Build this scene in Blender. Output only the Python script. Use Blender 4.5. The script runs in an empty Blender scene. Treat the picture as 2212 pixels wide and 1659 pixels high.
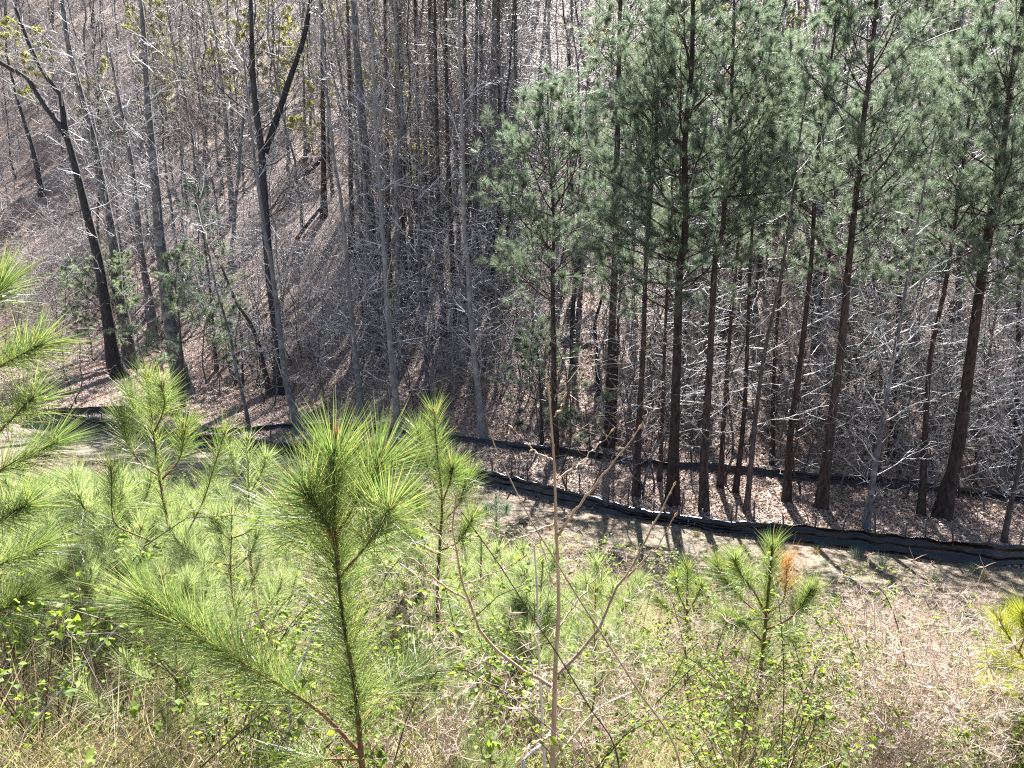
import bpy, math, random
import numpy as np
from mathutils import Vector, Matrix

random.seed(11)
rng = np.random.default_rng(11)
R = math.radians
scn = bpy.context.scene
COL = scn.collection

# ------------------------------------------------------------------ camera
CAMZ = 11.0
PITCH = R(13.0)
FPX, W2, H2 = 1703.0, 2212.0, 1659.0
cam_d = bpy.data.cameras.new('camera')
cam_d.sensor_width = 36.0
cam_d.lens = 36.0 * FPX / W2
cam_d.clip_start = 0.05
cam_d.clip_end = 2500.0
cam = bpy.data.objects.new('camera', cam_d)
COL.objects.link(cam)
cam.location = (0, 0, CAMZ)
cam.rotation_euler = (R(90) - PITCH, 0, 0)
scn.camera = cam

# ------------------------------------------------------------------ light
SUN_EL, SUN_AZ = R(44.0), R(8.0)          # azimuth measured from +Y towards +X
world = bpy.data.worlds.new('World')
scn.world = world
world.use_nodes = True
nt = world.node_tree
sky = nt.nodes.new('ShaderNodeTexSky')
sky.sky_type = 'NISHITA'
sky.sun_disc = False
sky.sun_elevation = SUN_EL
sky.sun_rotation = SUN_AZ
bg = nt.nodes['Background']
bg.inputs['Strength'].default_value = 0.05
nt.links.new(sky.outputs[0], bg.inputs['Color'])
sun_d = bpy.data.lights.new('sun', 'SUN')
sun_d.energy = 5.0
sun_d.angle = R(0.53)
sun_d.color = (1.0, 0.97, 0.93)
sun = bpy.data.objects.new('sun', sun_d)
COL.objects.link(sun)
sdir = Vector((math.sin(SUN_AZ) * math.cos(SUN_EL), math.cos(SUN_AZ) * math.cos(SUN_EL), math.sin(SUN_EL)))
sun.rotation_euler = sdir.to_track_quat('Z', 'Y').to_euler()
sun.location = sdir * 200
HAZE = 0.0
vs = scn.view_settings
vs.view_transform = 'Standard'
vs.look = 'None'
vs.gamma = 1.0
vs.use_curve_mapping = False
vs.exposure = 2.75
scn.render.engine = 'CYCLES'
cy = scn.cycles
cy.max_bounces = 4
cy.diffuse_bounces = 2
cy.glossy_bounces = 2
cy.transmission_bounces = 4
cy.transparent_max_bounces = 4
cy.use_denoising = False
cy.use_adaptive_sampling = False
cy.sample_clamp_indirect = 4.0
cy.caustics_reflective = False
cy.caustics_refractive = False
scn.render.filter_size = 1.25 if hasattr(scn.render, 'filter_size') else 1.5
cy.filter_width = 1.2

# ------------------------------------------------------------------ helpers
def tag(o, label=None, cat=None, group=None, kind=None):
    if label: o['label'] = label
    if cat: o['category'] = cat
    if group: o['group'] = group
    if kind: o['kind'] = kind
    return o

def make_mesh(name, V, faces, mats, midx=None, smooth=True):
    """V (n,3); faces: list of int arrays (k,3) or (k,4)"""
    me = bpy.data.meshes.new(name)
    V = np.asarray(V, dtype=np.float32)
    faces = [np.asarray(f, dtype=np.int32) for f in faces if len(f)]
    me.vertices.add(len(V))
    me.vertices.foreach_set('co', V.ravel())
    loops = np.concatenate([f.ravel() for f in faces])
    tot = np.concatenate([np.full(len(f), f.shape[1], np.int32) for f in faces])
    st = np.concatenate([[0], np.cumsum(tot)[:-1]]).astype(np.int32)
    me.loops.add(len(loops))
    me.loops.foreach_set('vertex_index', loops)
    me.polygons.add(len(tot))
    me.polygons.foreach_set('loop_start', st)
    me.polygons.foreach_set('loop_total', tot)
    if midx is not None:
        me.polygons.foreach_set('material_index', np.concatenate([np.full(len(f), m, np.int32) for f, m in zip(faces, midx)]))
    if smooth:
        me.polygons.foreach_set('use_smooth', np.ones(len(tot), bool))
    for m in (mats if isinstance(mats, (list, tuple)) else [mats]):
        me.materials.append(m)
    me.update(calc_edges=True)
    return me

def obj(name, me, parent=None, loc=None, rot=None, scale=None):
    o = bpy.data.objects.new(name, me)
    COL.objects.link(o)
    if parent is not None: o.parent = parent
    if loc is not None: o.location = loc
    if rot is not None: o.rotation_euler = rot
    if scale is not None: o.scale = scale if hasattr(scale, '__len__') else (scale,) * 3
    return o

def empty(name, loc):
    o = bpy.data.objects.new(name, None)
    o.empty_display_size = 0.2
    COL.objects.link(o)
    o.location = loc
    return o

def dup(root, loc, rotz=0.0, scale=1.0, label=None, tilt=(0, 0)):
    r = root.copy(); COL.objects.link(r)
    r.location = loc; r.rotation_euler = (tilt[0], tilt[1], rotz); r.scale = (scale,) * 3
    if label: r['label'] = label
    for ch in KIDS.get(root.name, []):
        c = ch.copy(); COL.objects.link(c); c.parent = r
        for g in KIDS.get(ch.name, []):
            d = g.copy(); COL.objects.link(d); d.parent = c
    return r
KIDS = {}
def part(name, me, parent, **k):
    o = obj(name, me, parent, **k)
    KIDS.setdefault(parent.name, []).append(o)
    return o

def unit(a):
    a = np.asarray(a, float)
    return a / np.maximum(np.linalg.norm(a, axis=-1, keepdims=True), 1e-9)

def tube(pts, rad, sides=8, wob=0.0, r=None, cap=True):
    """connected tube, returns V, quads"""
    pts = np.asarray(pts, float); n = len(pts)
    rad = np.broadcast_to(np.asarray(rad, float), (n,))
    tan = np.gradient(pts, axis=0); tan = unit(tan)
    ref = np.array([1.0, 0.13, 0.07]) if abs(tan[n // 2][0]) < 0.8 else np.array([0.1, 1.0, 0.05])
    A = unit(np.cross(tan, ref)); B = np.cross(tan, A)
    th = np.arange(sides) / sides * 2 * np.pi
    ring = np.cos(th)[None, :, None] * A[:, None, :] + np.sin(th)[None, :, None] * B[:, None, :]
    rr = rad[:, None, None]
    if wob and r is not None:
        rr = rr * (1 + wob * r.standard_normal((n, sides, 1)))
    V = (pts[:, None, :] + ring * rr).reshape(-1, 3)
    i = np.arange(n - 1)[:, None] * sides; j = np.arange(sides)[None, :]; j2 = (j + 1) % sides
    Q = np.stack([i + j, i + j2, i + sides + j2, i + sides + j], -1).reshape(-1, 4)
    return V, Q

def prisms(P0, P1, R0, R1):
    """many separate 3-sided tapered segments"""
    P0 = np.asarray(P0, float); P1 = np.asarray(P1, float)
    R0 = np.asarray(R0, float); R1 = np.asarray(R1, float)
    d = unit(P1 - P0)
    ref = np.where(np.abs(d[:, 2:3]) < 0.8, np.array([[0, 0, 1.0]]), np.array([[1.0, 0, 0]]))
    A = unit(np.cross(d, ref)); B = np.cross(d, A)
    n = len(P0); out = np.zeros((n, 6, 3))
    for k in range(3):
        a = k * 2 * np.pi / 3
        o = math.cos(a) * A + math.sin(a) * B
        out[:, k] = P0 + o * R0[:, None]; out[:, 3 + k] = P1 + o * R1[:, None]
    b = np.arange(n)[:, None] * 6
    Q = np.concatenate([b + np.array([[k, (k + 1) % 3, 3 + (k + 1) % 3, 3 + k]]) for k in range(3)])
    return out.reshape(-1, 3), Q

class MB:
    def __init__(s): s.V = []; s.F = []; s.M = []; s.n = 0
    def add(s, V, F, m=0):
        V = np.asarray(V, float)
        s.V.append(V); s.F.append(np.asarray(F) + s.n); s.M.append(m); s.n += len(V)
    def mesh(s, name, mats, smooth=True):
        return make_mesh(name, np.concatenate(s.V), s.F, mats, s.M, smooth)

def blades(base, dirs, L, w, bend=0.12, droop=0.0, r=rng):
    """thin tapering ribbons, 3 triangles each"""
    n = len(base); L = np.broadcast_to(np.asarray(L, float), (n,))[:, None]; w = np.broadcast_to(np.asarray(w, float), (n,))[:, None]
    dirs = unit(dirs)
    side = unit(np.cross(dirs, r.standard_normal((n, 3))))
    bv = np.cross(side, dirs) * r.uniform(-1, 1, (n, 1)) * bend
    dz = np.array([[0, 0, -1.0]]) * droop
    mid = base + dirs * L * 0.55 + (bv + dz) * L * 0.3
    tip = base + dirs * L + (bv + dz) * L
    V = np.stack([base - side * w / 2, base + side * w / 2, mid + side * w * .45, mid - side * w * .45, tip], 1).reshape(-1, 3)
    b = np.arange(n)[:, None] * 5
    T = np.concatenate([b + np.array([[0, 1, 2]]), b + np.array([[0, 2, 3]]), b + np.array([[3, 2, 4]])])
    return V, T

def leafquads(c, nrm, L, wd, r=rng, fold=0.15):
    """small folded leaves: 2 triangles each"""
    n = len(c); L = np.broadcast_to(np.asarray(L, float), (n,))[:, None]; wd = np.broadcast_to(np.asarray(wd, float), (n,))[:, None]
    nrm = unit(nrm); a = unit(np.cross(nrm, r.standard_normal((n, 3)))); b = np.cross(nrm, a)
    V = np.stack([c - a * L / 2, c - b * wd / 2 + nrm * L * fold, c + a * L / 2, c + b * wd / 2 + nrm * L * fold], 1).reshape(-1, 3)
    i = np.arange(n)[:, None] * 4
    T = np.concatenate([i + np.array([[0, 1, 2]]), i + np.array([[0, 2, 3]])])
    return V, T

def resample(pts, n):
    pts = np.asarray(pts, float)
    # Catmull-Rom through the points, then n even samples
    P = np.vstack([2 * pts[0] - pts[1], pts, 2 * pts[-1] - pts[-2]])
    out = []
    for k in range(1, len(P) - 2):
        t = np.linspace(0, 1, 12, endpoint=False)[:, None]
        p0, p1, p2, p3 = P[k - 1], P[k], P[k + 1], P[k + 2]
        out.append(0.5 * (2 * p1 + (p2 - p0) * t + (2 * p0 - 5 * p1 + 4 * p2 - p3) * t * t + (3 * p1 - p0 - 3 * p2 + p3) * t ** 3))
    C = np.vstack(out + [P[-2][None]])
    d = np.concatenate([[0], np.cumsum(np.linalg.norm(np.diff(C, axis=0), axis=1))])
    u = np.linspace(0, d[-1], n)
    return np.stack([np.interp(u, d, C[:, k]) for k in range(3)], 1)

# ------------------------------------------------------------------ terrain
NX, NY = 0.371, 0.928                     # across-valley direction
_sp = np.array([-300, -60, -20, -4, 0, 6, 12, 18, 22, 26, 30, 35, 38, 46, 60, 90, 130, 165, 190, 420.])
_zp = np.array([40, 20, 12.6, 10.6, 9.4, 6.9, 4.4, 2.0, 0.75, 0.1, 0.0, 0.0, 0.5, 4.0, 11.0, 27.0, 47.5, 65.0, 72.0, 50.])
_st = np.arange(-300, 420, 0.25)
_zt = np.interp(_st, _sp, _zp)
_k = np.exp(-0.5 * (np.arange(-16, 17) * .25 / 1.4) ** 2); _k /= _k.sum()
_zt = np.convolve(np.pad(_zt, 16, mode='edge'), _k, mode='valid')

def S(x, y): return NX * x + NY * y
def SH(x, y):
    s = S(x, y)
    back = np.clip(-np.asarray(x, float) - 6, 0, 22) * 0.24
    return np.where(s > 30, s - back * np.clip((s - 30) / 6, 0, 1), s)
def H(x, y):
    x = np.asarray(x, float); y = np.asarray(y, float)
    s = SH(x, y)
    z = np.interp(s, _st, _zt)
    hill = np.clip((s - 40) / 60, 0, 1.4)
    z = z + hill * 9 * np.clip(-x / 60, -0.5, 1.6)
    amp = np.clip((s - 36) / 12, 0.12, 1.0)
    z = z + amp * (0.35 * np.sin(x * .31 + y * .17) + 0.28 * np.sin(x * .13 - y * .42 + 1.3) + 0.14 * np.sin(x * .83 + y * .61 + .4))
    z = z + np.clip((s - 44) / 20, 0, 1) * 1.6 * np.sin(x * .075 + .6) 
    z = z - 0.45 * np.exp(-((s - 35.0 - 0.5 * np.sin(x * .35)) / .75) ** 2)      # creek bed
    return z

def ray(px, py):
    u = (px - W2 / 2) / FPX; v = (py - H2 / 2) / FPX
    return np.array([u, math.cos(PITCH) - v * math.sin(PITCH), -math.sin(PITCH) - v * math.cos(PITCH)])
_tt = np.concatenate([np.arange(1.5, 60, .08), np.arange(60, 300, .3)])
def ground_at(px, py):
    d = ray(px, py)
    z = CAMZ + d[2] * _tt; g = H(d[0] * _tt, d[1] * _tt)
    k = np.argmax(z < g)
    if k == 0: k = len(_tt) - 1
    t = _tt[k]
    return np.array([d[0] * t, d[1] * t, float(H(d[0] * t, d[1] * t))]), t
def at_y(px, py, Y):
    d = ray(px, py); t = Y / d[1]
    return np.array([d[0] * t, Y, CAMZ + d[2] * t])
def pxm(w, Y): return w / FPX * Y * 1.0

# ------------------------------------------------------------------ materials
def mat_new(name):
    m = bpy.data.materials.new(name); m.use_nodes = True
    t = m.node_tree; p = t.nodes['Principled BSDF']
    return m, t, p
def ramp(t, stops):
    n = t.nodes.new('ShaderNodeValToRGB'); e = n.color_ramp.elements
    while len(e) < len(stops): e.new(0.5)
    for k, (p, c) in enumerate(stops):
        e[k].position = p; e[k].color = (c[0], c[1], c[2], 1)
    return n
def noise(t, scale, detail=4, rough=.6, vec=None, dist=0.0):
    n = t.nodes.new('ShaderNodeTexNoise'); n.inputs['Scale'].default_value = scale
    n.inputs['Detail'].default_value = detail; n.inputs['Roughness'].default_value = rough
    n.inputs['Distortion'].default_value = dist
    if vec: t.links.new(vec, n.inputs['Vector'])
    return n
def coords(t, scale=(1, 1, 1), which='Object'):
    c = t.nodes.new('ShaderNodeTexCoord'); m = t.nodes.new('ShaderNodeMapping')
    m.inputs['Scale'].default_value = scale
    t.links.new(c.outputs[which], m.inputs['Vector'])
    return m.outputs[0]
def bump(t, h, p, strength=.6, dist=.02):
    b = t.nodes.new('ShaderNodeBump'); b.inputs['Strength'].default_value = strength; b.inputs['Distance'].default_value = dist
    t.links.new(h, b.inputs['Height']); t.links.new(b.outputs[0], p.inputs['Normal'])

def bark(name, c0, c1, c2, zs=3.0, sc=14.0, lichen=None, rough=.85, bs=.9, bd=.03):
    m, t, p = mat_new(name)
    v = coords(t, (1, 1, 1 / zs))
    n = noise(t, sc, 5, .65, v, .4)
    vo = t.nodes.new('ShaderNodeTexVoronoi'); vo.inputs['Scale'].default_value = sc * .9
    t.links.new(v, vo.inputs['Vector'])
    mx = t.nodes.new('ShaderNodeMath'); mx.operation = 'MULTIPLY_ADD'
    t.links.new(vo.outputs['Distance'], mx.inputs[0]); mx.inputs[1].default_value = .5; t.links.new(n.outputs[0], mx.inputs[2])
    cr = ramp(t, [(.35, c0), (.6, c1), (.95, c2)])
    t.links.new(mx.outputs[0], cr.inputs[0])
    last = cr.outputs[0]
    if lichen:
        n2 = noise(t, 1.7, 3, .6, coords(t))
        r2 = ramp(t, [(.52, (0, 0, 0)), (.62, (1, 1, 1))])
        t.links.new(n2.outputs[0], r2.inputs[0])
        mm = t.nodes.new('ShaderNodeMix'); mm.data_type = 'RGBA'
        t.links.new(r2.outputs[0], mm.inputs[0]); t.links.new(last, mm.inputs[6]); mm.inputs[7].default_value = (*lichen, 1)
        last = mm.outputs[2]
    oi = t.nodes.new('ShaderNodeObjectInfo')
    hs = t.nodes.new('ShaderNodeHueSaturation')
    mr = t.nodes.new('ShaderNodeMapRange'); mr.inputs[3].default_value = .75; mr.inputs[4].default_value = 1.3
    t.links.new(oi.outputs['Random'], mr.inputs[0]); t.links.new(mr.outputs[0], hs.inputs['Value'])
    t.links.new(last, hs.inputs['Color'])
    t.links.new(hs.outputs[0], p.inputs['Base Color'])
    p.inputs['Roughness'].default_value = rough
    p.inputs['Specular IOR Level'].default_value = .25
    bump(t, mx.outputs[0], p, bs, bd)
    return m

def foliage(name, cols, trans=.5, rough=.4, spec=.5, tint=(1.0, 1.0, .6)):
    """cols: ramp colours chosen per leaf / needle"""
    m, t, p = mat_new(name)
    g = t.nodes.new('ShaderNodeNewGeometry')
    cr = ramp(t, [(k / (len(cols) - 1), c) for k, c in enumerate(cols)])
    t.links.new(g.outputs['Random Per Island'], cr.inputs[0])
    t.links.new(cr.outputs[0], p.inputs['Base Color'])
    p.inputs['Roughness'].default_value = rough
    p.inputs['Specular IOR Level'].default_value = spec
    if trans > 0:
        tr = t.nodes.new('ShaderNodeBsdfTranslucent')
        mu = t.nodes.new('ShaderNodeMix'); mu.data_type = 'RGBA'; mu.blend_type = 'MULTIPLY'; mu.inputs[0].default_value = 1
        t.links.new(cr.outputs[0], mu.inputs[6]); mu.inputs[7].default_value = (*[min(1, c * 1.0) for c in tint], 1)
        t.links.new(mu.outputs[2], tr.inputs['Color'])
        ms = t.nodes.new('ShaderNodeMixShader'); ms.inputs[0].default_value = trans
        t.links.new(p.outputs[0], ms.inputs[1]); t.links.new(tr.outputs[0], ms.inputs[2])
        t.links.new(ms.outputs[0], t.nodes['Material Output'].inputs['Surface'])
    return m

M = {}
M['grey'] = bark('grey_bark', (.014, .013, .014), (.06, .057, .057), (.14, .135, .135), 4, 16, (.20, .205, .20))
M['pale'] = bark('pale_bark', (.05, .048, .048), (.14, .135, .132), (.24, .232, .228), 3, 14, (.28, .28, .27))
M['dark'] = bark('dark_bark', (.007, .007, .008), (.022, .021, .023), (.06, .056, .055), 6, 18)
M['brown'] = bark('brown_bark', (.014, .011, .010), (.05, .040, .035), (.115, .094, .082), 5, 16)
M['pine'] = bark('pine_bark', (.008, .006, .006), (.032, .023, .019), (.085, .061, .050), 3.2, 11, None, .9, 1.0, .05)
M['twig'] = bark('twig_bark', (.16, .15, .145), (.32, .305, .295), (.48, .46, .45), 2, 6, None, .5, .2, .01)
M['twigdim'] = bark('shaded_twig_bark', (.045, .04, .038), (.11, .10, .095), (.24, .225, .22), 2, 3, None, .6, .2, .01)  # twig bark again, with the shade of the woods put into its colour
M['twigbrown'] = bark('brown_twig_bark', (.08, .06, .045), (.19, .14, .10), (.31, .245, .18), 2, 20, None, .5, .3, .01)
M['saplingwood'] = bark('sapling_bark', (.05, .022, .012), (.13, .062, .03), (.23, .13, .07), 2, 60, None, .75, .9, .006)
M['budwood'] = bark('budding_stem_bark', (.14, .095, .06), (.24, .17, .11), (.36, .275, .19), 5, 40, None, .55, .4, .004)
M['deadgrey'] = bark('weathered_stem', (.16, .15, .14), (.3, .28, .26), (.46, .44, .41), 6, 40, None, .6, .4, .004)
M['cane'] = bark('cane_bark', (.012, .008, .008), (.035, .02, .018), (.09, .05, .04), 3, 30, None, .5, .3, .004)
M['bud'] = foliage('bud_scales', [(.28, .13, .05), (.42, .25, .10), (.5, .36, .17)], .1, .5)
M['needle_near'] = foliage('young_pine_needles', [(.06, .105, .03), (.10, .16, .045), (.14, .21, .06), (.20, .27, .085), (.34, .30, .11)], .55, .4, .7, (1, 1, .75))
M['needle_soft'] = foliage('soft_pine_needles', [(.12, .17, .085), (.19, .25, .12), (.27, .33, .17), (.38, .43, .25)], .6, .4, .7, (1, 1, .65))
M['needle_yel'] = foliage('yellow_green_needles', [(.14, .20, .03), (.22, .27, .045), (.32, .33, .06), (.4, .36, .09)], .55, .35, .5, (1, 1, .5))
M['needle_dead'] = foliage('dead_orange_needles', [(.30, .13, .05), (.42, .21, .08), (.5, .3, .15)], .4, .5)
M['needle_far'] = foliage('forest_pine_needles', [(.053, .086, .060), (.098, .146, .096), (.16, .21, .137), (.265, .31, .22)], .55, .5, .8, (1, 1, .88))
M['needle_white'] = foliage('white_pine_needles', [(.14, .19, .13), (.22, .28, .19), (.34, .40, .28)], .55, .5, .7, (1, 1, .8))
M['leaf'] = foliage('vine_leaf', [(.08, .13, .025), (.13, .20, .035), (.19, .27, .045), (.28, .34, .08)], .6, .6, .25, (1, 1, .45))
M['leaf_bud'] = foliage('spring_leaf', [(.28, .28, .09), (.38, .37, .13), (.48, .46, .2)], .5, .6)
M['litter'] = foliage('leaf_litter_leaves', [(.09, .055, .038), (.20, .13, .092), (.30, .21, .16), (.38, .28, .225), (.46, .36, .305)], .25, .55, .5, (1, .9, .75))
M['straw'] = foliage('dry_straw', [(.22, .16, .10), (.36, .28, .18), (.48, .40, .27), (.58, .5, .37)], .35, .5, .5, (1, .95, .8))
M['weed'] = foliage('dry_weed', [(.24, .175, .14), (.35, .27, .225), (.46, .38, .33), (.58, .51, .46)], .4, .55, .4, (1, .92, .8))
M['finegrass'] = foliage('fine_grass_blades', [(.13, .17, .045), (.20, .24, .07), (.28, .31, .11), (.42, .40, .2)], .6, .5, .4, (1, 1, .7))
M['grass'] = foliage('short_grass', [(.09, .09, .035), (.16, .14, .06), (.24, .19, .10), (.34, .27, .16)], .4, .5, .4, (1, 1, .6))
M['ribbon'] = mat_new('pink_plastic_ribbon')[0]
M['ribbon'].node_tree.nodes['Principled BSDF'].inputs['Base Color'].default_value = (.75, .10, .22, 1)
m, t, p = mat_new('black_plastic_fabric'); M['fabric'] = m
v = coords(t, (1, 1, 4)); n = noise(t, 2.2, 5, .6, v)
cr = ramp(t, [(.35, (.003, .003, .004)), (.7, (.006, .006, .008)), (.9, (.018, .016, .015))]); t.links.new(n.outputs[0], cr.inputs[0])
t.links.new(cr.outputs[0], p.inputs['Base Color']); p.inputs['Roughness'].default_value = .3; p.inputs['Specular IOR Level'].default_value = .5
n2 = noise(t, 3.0, 2, .5, v, .6); bump(t, n2.outputs[0], p, .35, .06)
m, t, p = mat_new('dusty_black_fabric'); M['fabric2'] = m
v = coords(t, (1, 1, 2)); n = noise(t, 1.6, 5, .65, v)
cr = ramp(t, [(.3, (.01, .009, .009)), (.55, (.022, .019, .018)), (.8, (.07, .058, .048))]); t.links.new(n.outputs[0], cr.inputs[0])
t.links.new(cr.outputs[0], p.inputs['Base Color']); p.inputs['Roughness'].default_value = .5
n2 = noise(t, 3.0, 2, .5, v, .6); bump(t, n2.outputs[0], p, .35, .06)
m, t, p = mat_new('steel_stake'); M['stake'] = m
p.inputs['Base Color'].default_value = (.05, .042, .038, 1); p.inputs['Roughness'].default_value = .6
m, t, p = mat_new('creek_water'); M['water'] = m
n = noise(t, 1.2, 3, .5, coords(t)); cr = ramp(t, [(.35, (.05, .026, .012)), (.65, (.12, .06, .022))]); t.links.new(n.outputs[0], cr.inputs[0])
t.links.new(cr.outputs[0], p.inputs['Base Color']); p.inputs['Roughness'].default_value = .08
n2 = noise(t, 6, 2, .5, coords(t)); bump(t, n2.outputs[0], p, .15, .02)
# ground: leaf litter on the hillside, reddish clay and straw on the near bank
m, t, p = mat_new('forest_floor'); M['ground'] = m
v = coords(t)
vo = t.nodes.new('ShaderNodeTexVoronoi'); vo.inputs['Scale'].default_value = 9.0; t.links.new(v, vo.inputs['Vector'])
sp = t.nodes.new('ShaderNodeSeparateColor'); t.links.new(vo.outputs['Color'], sp.inputs[0])
n1 = noise(t, 30, 4, .7, v)
ad = t.nodes.new('ShaderNodeMath'); ad.operation = 'MULTIPLY_ADD'; t.links.new(n1.outputs[0], ad.inputs[0]); ad.inputs[1].default_value = .5
ml = t.nodes.new('ShaderNodeMath'); ml.operation = 'MULTIPLY'; t.links.new(sp.outputs[0], ml.inputs[0]); ml.inputs[1].default_value = .55
t.links.new(ml.outputs[0], ad.inputs[2])
cr = ramp(t, [(.18, (.06, .04, .031)), (.42, (.16, .108, .08)), (.62, (.27, .19, .145)), (.85, (.40, .30, .24))]); t.links.new(ad.outputs[0], cr.inputs[0])
n3 = noise(t, .16, 5, .6, v); r3 = ramp(t, [(.42, (0, 0, 0)), (.62, (1, 1, 1))]); t.links.new(n3.outputs[0], r3.inputs[0])
mx = t.nodes.new('ShaderNodeMix'); mx.data_type = 'RGBA'; mx.blend_type = 'MULTIPLY'; t.links.new(r3.outputs[0], mx.inputs[0])
t.links.new(cr.outputs[0], mx.inputs[6]); mx.inputs[7].default_value = (.97, .84, .75, 1)
dot = t.nodes.new('ShaderNodeVectorMath'); dot.operation = 'DOT_PRODUCT'; t.links.new(v, dot.inputs[0]); dot.inputs[1].default_value = (.371, .928, 0)
nz_ = t.nodes.new('ShaderNodeMath'); nz_.operation = 'MULTIPLY_ADD'; t.links.new(n3.outputs[0], nz_.inputs[0]); nz_.inputs[1].default_value = 5; t.links.new(dot.outputs['Value'], nz_.inputs[2])
mr_ = t.nodes.new('ShaderNodeMapRange'); mr_.inputs[1].default_value = 26.5; mr_.inputs[2].default_value = 30; t.links.new(nz_.outputs[0], mr_.inputs[0])
so = ramp(t, [(.25, (.055, .04, .028)), (.5, (.12, .092, .06)), (.75, (.20, .155, .105))]); t.links.new(ad.outputs[0], so.inputs[0])
m2 = t.nodes.new('ShaderNodeMix'); m2.data_type = 'RGBA'; t.links.new(mr_.outputs[0], m2.inputs[0]); t.links.new(so.outputs[0], m2.inputs[6]); t.links.new(mx.outputs[2], m2.inputs[7])
t.links.new(m2.outputs[2], p.inputs['Base Color']); p.inputs['Roughness'].default_value = .85
bump(t, ad.outputs[0], p, 1.0, .08)

# ------------------------------------------------------------------ ground sheet
def axis(a, b, n, c, k):
    u = np.linspace(-1, 1, n); u = np.sinh(u * k) / math.sinh(k)
    return np.where(u < 0, c + u * (c - a), c + u * (b - c))
gx = axis(-500, 500, 300, 0, 4.2); gy = axis(-120, 520, 380, 28, 3.2)
X, Y = np.meshgrid(gx, gy)
Z = H(X, Y)
nv = len(gx)
Vg = np.stack([X, Y, Z], -1).reshape(-1, 3)
ii = np.arange(len(gy) - 1)[:, None] * nv + np.arange(nv - 1)[None, :]
Qg = np.stack([ii, ii + 1, ii + nv + 1, ii + nv], -1).reshape(-1, 4)
tag(obj('ground', make_mesh('ground', Vg, [Qg], M['ground'])), 'leaf strewn ground of the near bank, valley floor and hillside', kind='structure')
# creek: a ribbon of muddy orange water at the foot of the hill
xs = np.linspace(-30, 45, 150)
def creek_y(x, s):
    lo = np.full_like(x, 20.); hi = np.full_like(x, 90.)
    for _ in range(40):
        mid = (lo + hi) / 2; f = SH(x, mid) < s
        lo = np.where(f, mid, lo); hi = np.where(f, hi, mid)
    return lo
ya = creek_y(xs, 35.0 + .5 * np.sin(xs * .35) - .55); yb = creek_y(xs, 35.0 + .5 * np.sin(xs * .35) + .55)
zc = H(xs, (ya + yb) / 2) + .07
Vc = np.concatenate([np.stack([xs, ya, zc], 1), np.stack([xs, yb, zc], 1)])
i = np.arange(149)[:, None]
tag(obj('creek', make_mesh('creek', Vc, [np.concatenate([i, i + 1, i + 151, i + 150], 1)], M['water'])), 'shallow orange muddy creek at the foot of the wooded hill', kind='structure')

# ------------------------------------------------------------------ limb and branch libraries
def grow(p, d, L, r, level, segs, rr, up=.05, wig=.22, spread=(35, 65), kids=.85, seglen=.3):
    n = int(min(8, max(3, L / seglen)))
    ph = rr.random() * 6.28
    for i in range(n):
        d = d + rr.standard_normal(3) * wig * .5; d[2] += up; d = d / np.linalg.norm(d)
        q = p + d * (L / n)
        f0 = i / n; f1 = (i + 1) / n
        segs.append((p, q, r * (1 - .75 * f0), r * (1 - .75 * f1)))
        if level > 0 and (i >= 1 or level > 2) and rr.random() < kids:
            ph += 2.4 + rr.normal() * .4
            a = R(rr.uniform(*spread))
            e = np.cross(d, [0, 0, 1.0]); e = e / (np.linalg.norm(e) + 1e-6); g = np.cross(e, d)
            c = d * math.cos(a) + (e * math.cos(ph) + g * math.sin(ph)) * math.sin(a)
            grow(q, c, L * rr.uniform(.35, .6) * (1 - .45 * f1), r * (1 - .75 * f1) * .62, level - 1, segs, rr, up * .9, wig, spread, kids, seglen * .7)
        p = q
    return segs
def segmesh(name, segs, m, rmin=.0022):
    a = np.array([s[0] for s in segs]); b = np.array([s[1] for s in segs])
    r0 = np.maximum([s[2] for s in segs], rmin); r1 = np.maximum([s[3] for s in segs], rmin)
    V, Q = prisms(a, b, r0, r1)
    return make_mesh(name, V, [Q], m)

LIMB = {}
for L, lev in ((1.2, 2), (2.4, 3), (4.5, 3)):
    for m in ('twig', 'twigbrown', 'dark'):
        LIMB[L, m] = []
    for k in range(4):
        rr = np.random.default_rng(100 + k + int(L * 10))
        segs = grow(np.zeros(3), np.array([1., 0, .1]), L, .010 * L + .004, lev, [], rr, .05, .26)
        for m in ('twig', 'twigbrown', 'dark'):
            LIMB[L, m].append(segmesh('limb', segs, M[m], .0065 if L > 2 else .005))

def pine_branch(L, rr, ntuft, nn, nl, w, mat, wood, droop=0.0, up=.05):
    """returns (wood mesh, needle mesh) of a branch growing along +X"""
    segs = grow(np.zeros(3), np.array([1., 0, .12]), L, .011 * L + .003, 2, [], rr, up, .16, (30, 55), .75, .3)
    wood_me = segmesh('branch', segs, wood, .003)
    P = np.array([s[1] for s in segs]); D = unit(np.array([s[1] - s[0] for s in segs]))
    far = np.linalg.norm(P, axis=1)
    ok = np.where(far > .50 * L)[0]
    thin = np.array([segs[k][3] for k in ok]); pr = 1 / (thin + .004); pr /= pr.sum()
    pick = rr.choice(ok, min(ntuft, len(ok)), replace=False, p=pr)
    c = np.repeat(P[pick], nn, 0); d = np.repeat(D[pick], nn, 0)
    n = len(c)
    back = rr.uniform(0, .13, (n, 1))
    e = unit(rr.standard_normal((n, 3))); e = unit(e - (e * d).sum(1, keepdims=True) * d)
    ang = np.radians(rr.uniform(12, 75, (n, 1)))
    nd = d * np.cos(ang) + e * np.sin(ang); nd[:, 2] += .12
    V, T = blades(c - d * back, nd, nl * rr.uniform(.7, 1.15, n), w, .12, droop, rr)
    return wood_me, make_mesh('needles', V, [T], mat)

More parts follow.
